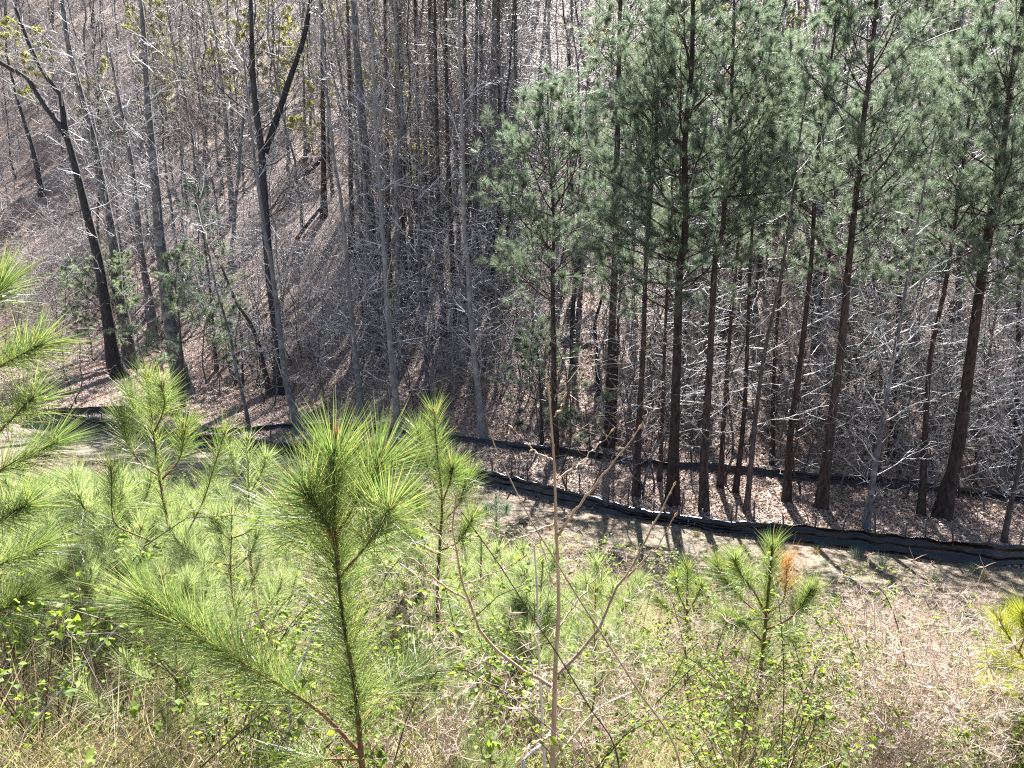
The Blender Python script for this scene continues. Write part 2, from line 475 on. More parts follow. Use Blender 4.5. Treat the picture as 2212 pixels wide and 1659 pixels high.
PB = {1.0: [], 1.8: [], 2.8: [], 4.0: []}
for L, nt_ in ((1.0, 9), (1.8, 17), (2.8, 27), (4.0, 36)):
    for k in range(5):
        PB[L].append(pine_branch(L, np.random.default_rng(300 + k + int(L * 10)), nt_, 72, .28, .0058, M['needle_far'], M['pine']))
WB = {1.0: [], 1.8: [], 2.8: []}
for L, nt_ in ((1.0, 24), (1.8, 60), (2.8, 110)):
    for k in range(4):
        WB[L].append(pine_branch(L, np.random.default_rng(500 + k + int(L * 10)), nt_, 60, .20, .007, M['needle_white'], M['brown'], .15, .0))

# ------------------------------------------------------------------ forest trees
def base_empty(name, base, label, cat, group=None):
    e = empty(name, base)
    return tag(e, label, cat, group)

def trunk_path(pts_px, hgt, rr, n=22):
    base, t = ground_at(*pts_px[0])
    P = np.array([at_y(px, py, base[1]) for px, py in pts_px]); P[0] = base
    if P[-1][2] - base[2] < hgt:
        d = P[-1] - P[-2] if len(P) > 1 else np.array([0, 0, 1.]); d = d / np.linalg.norm(d); d = unit(d + np.array([0, 0, .6]))
        need = hgt - (P[-1][2] - base[2])
        P = np.vstack([P, P[-1] + d * need * .5, P[-1] + d * need + np.array([rr.normal() * .2, 0, 0])])
    P[:, 1] += np.linspace(0, 1, len(P)) ** 1.5 * rr.normal() * .6
    C = resample(P, n); C[0, 2] -= .25
    return base, t, C

def trunk_mesh(C, r0, r1, mat, rr, sides=10, flare=.6, wob=.035):
    n = len(C); f = np.linspace(0, 1, n)
    rad = r0 + (r1 - r0) * f ** .9
    rad = rad * (1 + flare * np.exp(-f * n * .8))
    V, Q = tube(C, rad, sides, wob, rr)
    return make_mesh('trunk', V, [Q], mat)

def attach(parent, name, me, p, az, pitch, sc, rr, kid=None, kidname='needles'):
    o = part(name, me, parent, loc=p, rot=(rr.uniform(-.4, .4), -pitch, az), scale=sc)
    if kid: part(kidname, kid, o)
    return o

def on(C, f):
    k = f * (len(C) - 1); i = int(min(k, len(C) - 2)); return C[i] + (C[i + 1] - C[i]) * (k - i)

def hardwood(label, pts, w0, w1, mat='grey', hgt=18, nlimb=16, lim='twig', seed=0, f0=.25, big=True, forks=(), name='bare_tree', cat='tree', group='bare hardwood trees in the valley'):
    rr = np.random.default_rng(seed + 1000)
    base, t, C = trunk_path(pts, hgt, rr)
    e = base_empty(name, base, label, cat, group)
    r0, r1 = pxm(w0, t) / 2, max(.012, pxm(w1, t) / 2 * .35)
    part('trunk', trunk_mesh(C - base, r0, r1, M[mat], rr), e)
    for fk, fw in forks:
        Q3 = np.array([at_y(px, py, base[1] + .0) for px, py in fk])
        if len(fk) > 2 and fk[-1][1] <= 5 or fk[-1][0] <= 5:
            d = Q3[-1] - Q3[-2]; Q3 = np.vstack([Q3, Q3[-1] + unit(d + [0, 0, .1]) * 3.0])
        Q3[:, 1] += np.linspace(0, .8, len(Q3)); Q3 = resample(Q3, 14)
        V, F = tube(Q3 - base, np.linspace(pxm(fw, t) / 2, pxm(fw, t) / 2 * .45, 14), 8, .03, rr)
        l = part('limb', make_mesh('limb', V, [F], M[mat]), e)
        for k in range(5):
            p = on(Q3 - base, rr.uniform(.3, 1)); 
            part('branch', random.choice(LIMB[2.4, lim]), l, loc=p, rot=(0, -rr.uniform(.1, .9), rr.uniform(0, 6.28)), scale=rr.uniform(.7, 1.2))
    az = rr.uniform(0, 6.28)
    nlimb = int(nlimb * 1.6)
    for k in range(nlimb):
        f = f0 + (1 - f0) * (k + rr.random()) / nlimb
        az += 2.4 + rr.normal() * .5
        L = (4.5 if (big and .35 < f < .9 and rr.random() < .5) else (2.4 if rr.random() < .7 else 1.2))
        sc = rr.uniform(.7, 1.15) * (1 if f < .8 else .8)
        attach(e, 'branch', random.choice(LIMB[L, lim]), on(C, f) - base, az, rr.uniform(.15, .85), sc, rr)
    return e

def pine(label, pts, w0, w1, crown=.4, hgt=21, seed=0, spread=2.6, dens=1.0, dead=8, top=None, name='pine_tree', group='tall pines on the valley floor', low=None, cat='pine tree', lib=PB, bark_='pine'):
    rr = np.random.default_rng(seed + 3000)
    base, t, C = trunk_path(pts, hgt, rr)
    e = base_empty(name, base, label, cat, group)
    r0, r1 = pxm(w0, t) / 2, max(.012, pxm(w1, t) / 2 * .3)
    part('trunk', trunk_mesh(C - base, r0, r1, M[bark_], rr), e)
    Ht = C[-1][2] - base[2]
    f = crown
    sizes = sorted(lib.keys())
    while f < .985:
        u = (f - crown) / (1 - crown)
        Lw = spread * 1.3 * (min(1, .5 + u * 2.2)) * (1 - u) ** .75 + .35
        for k in range(int(rr.integers(2, 4) * dens + .5)):
            want = Lw * rr.uniform(.65, 1.15)
            L = min(sizes, key=lambda q: abs(q - want))
            wd, nd = lib[L][rr.integers(len(lib[L]))]
            attach(e, 'branch', wd, on(C, min(1, f + rr.normal() * .008)) - base, rr.uniform(0, 6.28), .15 + .75 * u + rr.normal() * .15, min(1.25, want / L), rr, nd)
        f += rr.uniform(.6, 1.0) / Ht
    for k in range(dead):
        f = rr.uniform(.12, crown + .1)
        L = 1.2 if rr.random() < .7 else 2.4
        attach(e, 'branch', random.choice(LIMB[L, 'twig' if rr.random() < .5 else 'twigbrown']), on(C, f) - base, rr.uniform(0, 6.28), rr.uniform(-.1, .5), rr.uniform(.5, .9), rr)
    # leader tuft
    wd, nd = lib[sizes[0]][0]
    attach(e, 'branch', wd, C[-1] - base, 0, 1.4, .9, rr, nd)
    return e

# --- hardwoods of the left half and the middle (base first)
hardwood('dark leaning tree with a limb forking off towards the top left corner', [(262, 815), (247, 786), (230, 676), (213, 570), (187, 467), (157, 350), (133, 267), (130, 213), (90, 160), (60, 107), (37, 50), (20, 10)], 27, 16, 'dark', 19, 14, 'twig', 1,
         forks=[([(140, 290), (118, 258), (100, 240), (72, 200), (45, 165), (0, 140)], 13)])
hardwood('dark trunk with grey lichen patches beside the leaning forked tree', [(285, 800), (267, 686), (253, 620), (247, 540), (217, 383), (200, 300), (173, 200), (147, 100), (133, 0)], 27, 22, 'grey', 20, 16, 'twig', 2)
hardwood('slim dark grey trunk between the lichen trunk and the thick brown based tree', [(330, 735), (327, 670), (307, 540), (290, 367), (267, 233), (247, 117)], 19, 12, 'grey', 17, 14, 'twig', 3)
hardwood('thick brown based grey tree whose tapering trunk stands on the leafy bank', [(400, 852), (377, 753), (347, 533), (333, 367), (320, 233), (310, 67), (303, 0)], 33, 20, 'grey', 21, 14, 'twig', 4, f0=.35)
hardwood('black barked tree splitting into a wide V high up', [(606, 850), (600, 720), (587, 620), (580, 543), (573, 433), (567, 317), (553, 200), (547, 0)], 27, 21, 'dark', 20, 14, 'dark', 5, f0=.45,
         forks=[([(572, 330), (587, 283), (605, 225), (623, 167), (640, 115), (653, 67), (663, 0)], 14)])
hardwood('slender pale tree standing in front of the black V shaped tree', [(648, 935), (617, 820), (600, 686), (580, 553), (573, 540), (547, 367), (533, 267), (513, 100)], 15, 9, 'pale', 16, 18, 'twig', 6, f0=.06, big=False)
hardwood('grey tree farther up the slope left of the black V shaped tree', [(506, 470), (500, 417), (487, 233), (467, 67), (453, 0)], 14, 11, 'grey', 19, 14, 'twig', 7)
hardwood('broad grey trunk rising to the top edge left of centre', [(808, 715), (805, 640), (804, 517), (787, 300), (774, 133), (767, 0)], 30, 24, 'grey', 24, 12, 'twig', 8, f0=.35)
hardwood('slender pale tree with black knots right of the broad grey trunk', [(860, 945), (854, 853), (840, 720), (830, 553), (827, 533), (814, 333), (804, 167), (797, 0)], 15, 9, 'pale', 17, 22, 'twig', 9, f0=.06, big=False)
hardwood('slender pale tree rooted by the back fence left of the broad grey trunk', [(784, 905), (767, 753), (750, 553), (740, 430), (730, 367), (707, 133), (700, 0)], 13, 8, 'pale', 16, 20, 'twig', 10, f0=.06, big=False)
hardwood('tall slender pale tree near the middle with long fine side branches', [(1047, 955), (1034, 853), (1020, 720), (1010, 553), (1004, 500), (1000, 300), (994, 133), (990, 0)], 15, 9, 'pale', 17, 24, 'twig', 11, f0=.06, big=False)
pine('dark thin trunk, left one of the close pair in the shaded stand', [(960, 730), (955, 640), (950, 550), (944, 300), (940, 100)], 12, 10, .72, 27, 112, 3.2, 1.8, 6, group=None)
pine('dark thin trunk, right one of the close pair in the shaded stand', [(985, 742), (980, 640), (977, 550), (967, 300), (964, 117)], 12, 10, .72, 27, 113, 3.2, 1.8, 6, group=None)
hardwood('wide grey trunk far back in the shaded stand beside the pine crown', [(1062, 560), (1064, 430), (1064, 300), (1070, 0)], 22, 19, 'grey', 24, 10, 'twig', 14, f0=.45)
hardwood('thin mossy grey tree in the shaded stand between the two knotty pale trees', [(925, 872), (917, 720), (907, 586), (907, 333), (900, 160)], 9, 6, 'grey', 14, 14, 'twig', 15, f0=.15, big=False)
hardwood('bent brown snag arching to the left below the evergreen boughs', [(584, 855), (565, 770), (547, 706), (525, 670), (513, 650), (500, 610), (488, 575)], 13, 12, 'brown', 5, 3, 'twigbrown', 16, f0=.5, big=False, name='broken_snag', group=None)
hardwood('thin straight grey sapling between bent snag and thick brown based tree', [(538, 928), (533, 886), (515, 800), (500, 713), (477, 620), (460, 520)], 8, 5, 'grey', 12, 12, 'twig', 17, f0=.15, big=False)
hardwood('slim dark tree near the left edge leaning towards the corner', [(92, 425), (73, 333), (47, 250), (33, 207), (10, 120)], 12, 9, 'dark', 16, 12, 'twig', 18)
hardwood('grey trunk in the shade beside the broad grey trunk and the dark pair', [(875, 640), (870, 500), (862, 300), (858, 100)], 15, 12, 'grey', 21, 10, 'twig', 19, f0=.4)
hardwood('pale grey trunk just right of the dark pair of trunks', [(1030, 660), (1028, 500), (1025, 300), (1030, 60)], 13, 11, 'grey', 22, 10, 'twig', 20, f0=.4)
hardwood('slim pale trunk showing above the left crown of the small pine', [(1205, 640), (1198, 400), (1190, 150), (1183, 0)], 9, 7, 'pale', 20, 14, 'twig', 21, f0=.3)
hardwood('grey slender tree with arching twigs standing right among the pines', [(1870, 1143), (1875, 1100), (1905, 903), (1932, 736), (1952, 603), (1985, 400)], 13, 7, 'grey', 13, 24, 'twig', 22, f0=.06, big=False)
hardwood('leaning thin grey trunk rooted beside the front fence far right', [(2168, 1172), (2180, 1110), (2205, 1000), (2225, 900)], 11, 8, 'brown', 11, 16, 'twig', 23, f0=.12, big=False)
hardwood('dark crooked trunk behind the wide pine in the lit middle', [(1292, 860), (1290, 780), (1285, 700), (1300, 640), (1296, 560)], 11, 7, 'dark', 9, 8, 'twigbrown', 24, f0=.3, big=False)
hardwood('thin dark stem curving up between the crooked trunk and small pine', [(1238, 760), (1240, 640), (1246, 540), (1250, 420)], 8, 6, 'dark', 12, 8, 'twig', 25, f0=.3, big=False)
hardwood('thin grey tree at far right with many level twigs', [(2106, 1048), (2118, 886), (2140, 760), (2162, 636), (2190, 480)], 8, 5, 'brown', 12, 20, 'twig', 26, f0=.06, big=False)
hardwood('slim brown trunk leaning right between two straight pine trunks', [(1612, 1104), (1635, 886), (1655, 753), (1688, 610), (1710, 480)], 11, 8, 'brown', 15, 10, 'twig', 27, f0=.2, big=False)

# --- pines
pine('pine with open lower trunk and rounded crown on the left of the pine stand', [(1200, 988), (1199, 953), (1196, 753), (1194, 580), (1197, 483), (1187, 333), (1184, 200)], 15, 9, .46, 14.2, 1, 4.3, 2.2, 8)
pine('small dark green pine below the rounded crown pine', [(1172, 962), (1170, 930), (1164, 786), (1150, 700)], 8, 4, .08, 5.4, 2, 2.0, 1.5, 2, group='young pines by the back fence')
pine('wide trunked brown pine in the middle of the pine stand', [(1312, 965), (1317, 925), (1320, 786), (1327, 596), (1330, 533), (1337, 133)], 20, 17, .6, 23, 3, 2.6, 1.2, 8)
pine('thin pine close against the wide trunked brown pine', [(1325, 955), (1334, 753), (1344, 553), (1355, 380)], 10, 7, .55, 15, 4, 1.9, 1.0, 8)
pine('straight pine left of the big dark trunked pine', [(1374, 1072), (1380, 920), (1390, 753), (1397, 553), (1417, 300), (1424, 133)], 15, 11, .5, 17, 5, 2.3, 1.2, 10)
pine('big dark trunked pine with spreading crown right of centre', [(1452, 1092), (1460, 853), (1470, 553), (1482, 500), (1482, 300), (1498, 150), (1502, 0)], 23, 17, .36, 20.5, 6, 3.8, 1.7, 12)
pine('reddish pine standing just right of the big dark trunked pine', [(1521, 1104), (1522, 986), (1535, 786), (1548, 553), (1565, 500), (1585, 233), (1595, 0)], 18, 12, .48, 19, 7, 2.6, 1.3, 12)
pine('thin pine with short dead stubs, second right of the big dark pine', [(1556, 1055), (1562, 920), (1572, 753), (1588, 553), (1600, 380)], 11, 8, .55, 16, 8, 1.9, 1.0, 12)
pine('thin pine with its foot curving left near the front fence', [(1588, 1066), (1605, 920), (1612, 786), (1618, 586), (1628, 400)], 11, 8, .55, 16, 9, 1.9, 1.0, 10)
pine('middling pine with a bare lower trunk left of the nest bearing pine', [(1699, 1084), (1708, 936), (1728, 786), (1752, 570), (1762, 383), (1772, 283), (1795, 133)], 15, 10, .5, 18, 10, 2.4, 1.2, 10)
pine('tall dark pine with stout crooked limbs on the right', [(1773, 1098), (1795, 920), (1818, 753), (1835, 570), (1858, 367), (1872, 233), (1888, 133), (1898, 20)], 21, 16, .42, 20, 11, 3.3, 1.4, 12)
pine('slim reddish pine left of the thickest leaning pine', [(1990, 1114), (1995, 1020), (2008, 786), (2042, 620), (2075, 400)], 14, 10, .5, 17, 12, 2.4, 1.3, 12)
pine('thickest reddish pine leaning right near the right edge', [(2032, 1118), (2068, 970), (2092, 803), (2122, 580), (2135, 500), (2162, 333), (2175, 233)], 29, 21, .42, 19, 13, 3.3, 1.5, 12)
pine('thin pine behind the tall crooked limbed pine', [(1668, 1010), (1672, 800), (1690, 560), (1700, 380)], 10, 7, .5, 16, 14, 2.0, 1.2, 8)
pine('thin pine with bare stubs between the straight and big dark pines', [(1425, 1040), (1432, 860), (1440, 640), (1448, 480)], 9, 7, .55, 15, 15, 1.8, 1.2, 10)
pine('pine at the right edge with a bushy low crown', [(2195, 1010), (2200, 800), (2205, 600), (2215, 350)], 14, 10, .42, 17, 16, 2.6, 1.4, 10)
pine('slim pine beyond the back fence right of the tall crooked limbed pine', [(1925, 985), (1935, 800), (1950, 600), (1962, 400)], 12, 8, .42, 17, 17, 2.4, 1.4, 8)

for k, (px, py, lab) in enumerate([(840, 640, 'straight dark pine trunk rising just behind the knotty pale tree, crown out of sight'), (905, 600, 'straight dark pine trunk left of the close dark pair, crown out of sight'), (1012, 610, 'straight dark pine trunk just right of the close dark pair, crown out of sight'), (1085, 640, 'straight dark pine trunk touching the left crown of the pine stand'), (1120, 560, 'dark pine trunk seen through the rounded left crown of the pine stand'), (760, 560, 'straight dark pine trunk left of the broad grey trunk, crown out of sight'), (935, 520, 'farther straight dark pine trunk above the close dark pair'), (1045, 500, 'farther straight dark pine trunk beside the wide grey far trunk'), (870, 480, 'farther straight dark pine trunk right of the broad grey trunk'), (700, 470, 'farther straight dark pine trunk right of the black V shaped tree')]):
    pine(lab, [(px, py), (px - 3, py - 250), (px - 6, py - 420)], 13, 10, .7, 27, 130 + k, 3.6, 1.9, 5, group='tall straight pines of the shaded stand')
# --- soft white pines at the left
pine('soft pale evergreen with drooping boughs over the dark left trunks', [(238, 800), (235, 690), (228, 560)], 8, 4, .35, 7.2, 31, 3.6, 1.7, 0, group='soft evergreens under the left trees', name='evergreen_tree', cat='evergreen', lib=WB, bark_='brown')
pine('soft evergreen with layered boughs in front of the thick brown based tree', [(395, 880), (392, 800), (385, 700), (372, 600)], 9, 5, .32, 7.6, 32, 3.4, 1.7, 0, group='soft evergreens under the left trees', name='evergreen_tree', cat='evergreen', lib=WB, bark_='brown')
pine('taller slender evergreen sapling behind the bent brown snag', [(468, 800), (455, 620), (440, 480), (420, 380)], 8, 4, .2, 10.0, 33, 2.0, 1.0, 2, group='soft evergreens under the left trees', name='evergreen_tree', cat='evergreen', lib=WB, bark_='brown')
pine('low dark evergreen sprig on the slope right of the bent snag', [(525, 840), (522, 760), (515, 690)], 6, 3, .3, 4.4, 34, 1.2, 1.0, 0, group='soft evergreens under the left trees', name='evergreen_tree', cat='evergreen', lib=WB, bark_='brown')
pine('small soft evergreen by the back fence under the wide brown pine', [(1275, 985), (1272, 930), (1265, 880)], 5, 3, .2, 2.8, 35, 1.6, 1.1, 0, group='soft evergreens among the pines', name='evergreen_tree', cat='evergreen', lib=WB, bark_='brown')
pine('yellowish soft evergreen beneath the right hand pines', [(1905, 900), (1900, 800), (1895, 700)], 7, 4, .25, 6.5, 36, 2.2, 1.0, 2, group='soft evergreens among the pines', name='evergreen_tree', cat='evergreen', lib=WB, bark_='brown')

# ------------------------------------------------------------------ background woods
def view_ok(x, y, m=1.12):
    z = H(x, y) - CAMZ
    d = y * math.cos(PITCH) - z * math.sin(PITCH)
    return (np.abs(x / np.maximum(d, .1)) < W2 / 2 / FPX * m) & (d > 1)
def scatter(n, s0, s1, seed, power=1.0, m=1.12):
    rr = np.random.default_rng(seed); out = []
    while len(out) < n:
        y = rr.uniform(20, 240, 4000); x = rr.uniform(-1, 1, 4000) * y * .8
        s = SH(x, y)
        ok = (s > s0) & (s < s1) & view_ok(x, y, m) & (rr.random(4000) < (s0 / np.maximum(s, s0)) ** power)
        out += list(zip(x[ok], y[ok]))
    return np.array(out[:n])

def proto_tree(seed, hgt, r, mat, lim, nb, f0, pitch=(.3, .9), lmax=4.5, crown_name='crown', leaf=None, nleaf=0):
    rr = np.random.default_rng(seed)
    C = np.stack([np.cumsum(rr.normal(0, .14, 14)) , np.cumsum(rr.normal(0, .14, 14)), np.linspace(-.3, hgt, 14)], 1); C[:, :2] -= C[0, :2]
    C[:, 0] += np.linspace(0, 1, 14) ** 1.3 * rr.normal() * 1.3
    C = resample(C, 16)
    tm = trunk_mesh(C, r, r * .18, M[mat], rr, 7)
    segs = []
    az = 0
    for k in range(nb):
        f = f0 + (1 - f0) * (k + rr.random()) / nb; az += 2.4 + rr.normal() * .4
        p = on(C, f); a = rr.uniform(*pitch)
        d = np.array([math.cos(az) * math.cos(a), math.sin(az) * math.cos(a), math.sin(a)])
        L = lmax * rr.uniform(.4, 1.0) * (1.1 - .6 * abs(f - .55))
        grow(p, d, L, .008 * L + .004, 3 if L > 1.5 else 2, segs, rr, .05, .24, (35, 65), .8, .38)
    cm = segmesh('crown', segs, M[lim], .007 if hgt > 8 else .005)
    lm = None
    if leaf:
        P = np.array([s[1] for s in segs]); thin = np.array([s[3] for s in segs]) < .012
        P = P[thin]; P = P[rr.integers(len(P), size=nleaf)] + rr.normal(0, .06, (nleaf, 3))
        V, T = leafquads(P, rr.standard_normal((nleaf, 3)), rr.uniform(.06, .16, nleaf), rr.uniform(.04, .10, nleaf), rr)
        lm = make_mesh('leaves', V, [T], M[leaf])
    return tm, cm, lm

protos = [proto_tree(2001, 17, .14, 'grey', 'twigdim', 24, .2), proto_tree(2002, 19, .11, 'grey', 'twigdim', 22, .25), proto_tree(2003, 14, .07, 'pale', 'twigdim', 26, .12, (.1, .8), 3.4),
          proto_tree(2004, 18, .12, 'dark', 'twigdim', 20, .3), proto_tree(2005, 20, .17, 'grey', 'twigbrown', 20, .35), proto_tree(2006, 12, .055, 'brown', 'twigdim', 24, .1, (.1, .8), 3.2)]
kinds = ['broad grey bare tree', 'tall grey bare tree', 'slender pale bare tree', 'dark trunked bare tree', 'thick brown twigged bare tree', 'thin brown bare tree']
def view_px(x, y, z=None):
    z = float(H(x, y)) if z is None else z
    d = y * math.cos(PITCH) - (z - CAMZ) * math.sin(PITCH)
    return W2 / 2 + FPX * x / d
def pick(v, steps):
    for lim, w in steps:
        if v < lim: return w
    return steps[-1][1]
def zone(x, y):
    return pick(view_px(x, y), [(160, 'near the left edge'), (330, 'behind the lichen trunk'), (560, 'left of the black V tree'), (790, 'right of the black V tree'), (960, 'in the shaded middle'), (1150, 'beside the close dark pair'), (1400, 'behind the left pines'), (1760, 'behind the middle pines'), (9e9, 'behind the right pines')]) + \
        pick(float(SH(x, y)), [(40, ', down by the creek'), (50, ', low on the slope'), (62, ', partway up the slope'), (76, ', well up the slope'), (9e9, ', high on the slope')])
def bank_zone(x, y):
    return pick(view_px(x, y), [(130, 'under the left edge boughs'), (300, 'left of the candelabra pine'), (470, 'around the candelabra pine'), (650, 'left of the largest pine'), (850, 'behind the largest pine'), (1020, 'right of the largest pine'), (1200, 'left of the budding sapling'), (1400, 'right of the budding sapling'), (1580, 'by the slim right pine'), (1780, 'around the orange branched pine'), (1980, 'beside the near black cane'), (9e9, 'near the yellow tipped pine')]) + \
        pick(y, [(3.2, ', closest to the viewer'), (4.6, ', close to the viewer'), (6.5, ', partway down the bank'), (9, ', well down the bank'), (9e9, ', far down near the fence')])
firsts = {}
def place_all(pts, pr, names, cat, objname, group, seed, sc=(.8, 1.2), zoned=True):
    rr = np.random.default_rng(seed)
    roots = []
    for i, (x, y) in enumerate(pts):
        k = int(rr.integers(len(pr)))
        key = (objname, k)
        lab = names[k] + ((' ' + zone(x, y)) if zoned else '')
        z = float(H(x, y)) - .05
        s = rr.uniform(*sc); rz = rr.uniform(0, 6.28); tl = (rr.normal() * .08, rr.normal() * .08)
        if key not in firsts:
            e = empty(objname, (x, y, z)); tag(e, lab, cat, group)
            e.rotation_euler = (tl[0], tl[1], rz); e.scale = (s,) * 3
            ps = [part('trunk', pr[k][0], e), part('crown', pr[k][1], e)]
            if pr[k][2] is not None: ps.append(part('leaves', pr[k][2], e))
            firsts[key] = (e, ps)
        else:
            e = dup(firsts[key][0], (x, y, z), rz, s, lab, tl)
        roots.append(e)
    return roots

def gn_scatter(name, pts, pr_keys, seed, label, cat, sc=(.8, 1.2)):
    """one countless mass: points carrying instances of the trees built above"""
    rr = np.random.default_rng(seed); n = len(pts)
    me = bpy.data.meshes.new(name)
    P = np.column_stack([pts[:, 0], pts[:, 1], H(pts[:, 0], pts[:, 1]) - .05]).astype(np.float32)
    me.vertices.add(n); me.vertices.foreach_set('co', P.ravel())
    a = me.attributes.new('rot', 'FLOAT_VECTOR', 'POINT')
    a.data.foreach_set('vector', np.column_stack([rr.normal(0, .05, n), rr.normal(0, .05, n), rr.uniform(0, 6.28, n)]).astype(np.float32).ravel())
    a = me.attributes.new('scl', 'FLOAT', 'POINT'); a.data.foreach_set('value', rr.uniform(*sc, n).astype(np.float32))
    a = me.attributes.new('kind_index', 'INT', 'POINT'); a.data.foreach_set('value', rr.integers(0, len(pr_keys), n).astype(np.int32))
    o = obj(name, me); tag(o, label, cat, None, 'stuff')
    g = bpy.data.node_groups.new(name, 'GeometryNodeTree')
    g.interface.new_socket('Geometry', in_out='INPUT', socket_type='NodeSocketGeometry')
    g.interface.new_socket('Geometry', in_out='OUTPUT', socket_type='NodeSocketGeometry')
    N = g.nodes; gi = N.new('NodeGroupInput'); go = N.new('NodeGroupOutput'); jn = N.new('GeometryNodeJoinGeometry')
    def named(nm, ty):
        q = N.new('GeometryNodeInputNamedAttribute'); q.data_type = ty; q.inputs['Name'].default_value = nm; return q.outputs['Attribute']
    ro, sl, kd = named('rot', 'FLOAT_VECTOR'), named('scl', 'FLOAT'), named('kind_index', 'INT')
    for k, key in enumerate(pr_keys):
        cmpn = N.new('FunctionNodeCompare'); cmpn.data_type = 'INT'; cmpn.operation = 'EQUAL'
        g.links.new(kd, cmpn.inputs[2]); cmpn.inputs[3].default_value = k
        for ob in firsts[key][1]:
            oi = N.new('GeometryNodeObjectInfo'); oi.transform_space = 'ORIGINAL'; oi.inputs['Object'].default_value = ob; oi.inputs['As Instance'].default_value = True
            ip = N.new('GeometryNodeInstanceOnPoints')
            g.links.new(gi.outputs[0], ip.inputs['Points']); g.links.new(cmpn.outputs[0], ip.inputs['Selection'])
            g.links.new(oi.outputs['Geometry'], ip.inputs['Instance']); g.links.new(ro, ip.inputs['Rotation']); g.links.new(sl, ip.inputs['Scale'])
            g.links.new(ip.outputs[0], jn.inputs[0])
    g.links.new(jn.outputs[0], go.inputs[0])
    o.modifiers.new('scatter', 'NODES').node_group = g
    return o

near = scatter(165, 39, 90, 41, 1.0)
near = np.vstack([near, np.array([ground_at(px, py)[0][:2] for px, py in zip(np.random.default_rng(5).uniform(820, 1130, 45), np.random.default_rng(6).uniform(330, 720, 45))])])
place_all(near, protos, kinds, 'tree', 'hillside_tree', 'bare trees on the wooded hillside', 42)
far = np.vstack([scatter(560, 80, 185, 43, .2, 1.3), scatter(120, 60, 110, 49, .3)])
gn_scatter('hilltop_woods', far, [('hillside_tree', k) for k in range(6)], 44, 'bare woods massed on the upper hillside and along its crest', 'woods')

tp = [proto_tree(2301, 9, .04, 'brown', 'twig', 26, .12, (-.05, .6), 1.9), proto_tree(2302, 11, .05, 'grey', 'twig', 26, .15, (0, .7), 2.1), proto_tree(2303, 7.5, .032, 'brown', 'twigbrown', 22, .1, (0, .7), 1.7)]
_r = np.random.default_rng(57)
_tp = np.array([ground_at(px, py)[0][:2] for px, py in zip(np.concatenate([_r.uniform(1210, 2260, 62), _r.uniform(-20, 700, 26), _r.uniform(700, 1210, 14)]), np.concatenate([_r.uniform(890, 1075, 62), _r.uniform(770, 880, 26), _r.uniform(780, 930, 14)]))])
place_all(_tp, tp, ['spindly brown tree', 'spindly grey tree', 'spindly short tree'], 'tree', 'thin_tree', 'thin bare trees along the valley floor', 58)
# understory: thin bare saplings and twiggy shrubs
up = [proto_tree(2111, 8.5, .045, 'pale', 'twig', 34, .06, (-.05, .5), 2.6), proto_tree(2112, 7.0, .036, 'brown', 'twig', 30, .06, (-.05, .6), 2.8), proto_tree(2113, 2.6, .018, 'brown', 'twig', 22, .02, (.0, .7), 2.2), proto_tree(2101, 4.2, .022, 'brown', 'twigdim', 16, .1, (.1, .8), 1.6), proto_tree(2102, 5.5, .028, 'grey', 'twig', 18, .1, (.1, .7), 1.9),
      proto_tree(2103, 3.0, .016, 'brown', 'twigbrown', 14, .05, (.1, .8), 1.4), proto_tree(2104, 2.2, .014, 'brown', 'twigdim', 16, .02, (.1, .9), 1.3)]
unames = ['pale level twigged bare tree', 'brown level twigged bare tree', 'wide pale twigged bare shrub', 'thin brown bare sapling', 'thin grey bare sapling', 'twiggy brown shrub', 'low twiggy grey shrub']
ups = scatter(900, 30, 75, 51, 1.6)
_d = ups[:, 1] * math.cos(PITCH) - (H(ups[:, 0], ups[:, 1]) - CAMZ) * math.sin(PITCH); _px = W2 / 2 + FPX * ups[:, 0] / _d
ups = np.vstack([ups[(_px > 1600) & (SH(ups[:, 0], ups[:, 1]) < 40)][:30], ups[SH(ups[:, 0], ups[:, 1]) > 34][:205]])
place_all(ups, up, unames, 'sapling', 'understory_sapling', 'bare saplings under the tall trees', 52)
gn_scatter('undergrowth', np.vstack([scatter(1150, 37, 130, 53, .6), scatter(500, 75, 180, 56, .1)]), [('understory_sapling', k) for k in range(7)], 54, 'tangle of thin bare undergrowth covering the hillside', 'undergrowth')
bp = [proto_tree(2201, 5.0, .035, 'brown', 'twigbrown', 14, .15, (.1, .8), 2.0, leaf='leaf_bud', nleaf=7000), proto_tree(2202, 3.2, .025, 'brown', 'twig', 12, .1, (.1, .8), 1.7, leaf='leaf_bud', nleaf=5500)]
bl = [ground_at(px, py)[0][:2] for px, py in ((600, 190), (640, 150), (340, 240), (400, 260), (310, 300), (430, 230), (700, 200), (740, 130), (360, 150), (480, 120), (90, 250), (200, 280), (850, 120), (920, 420), (860, 400), (1000, 200), (690, 330), (1640, 320), (1380, 260), (1300, 180), (1700, 90), (1560, 300), (380, 200), (330, 200), (560, 90), (520, 260))]
place_all(np.array(bl), bp, ['yellow green leafing tree', 'low yellow green leafing bush'], 'small tree', 'budding_tree', 'small trees leafing out on the hill', 55, (1.3, 2.2))
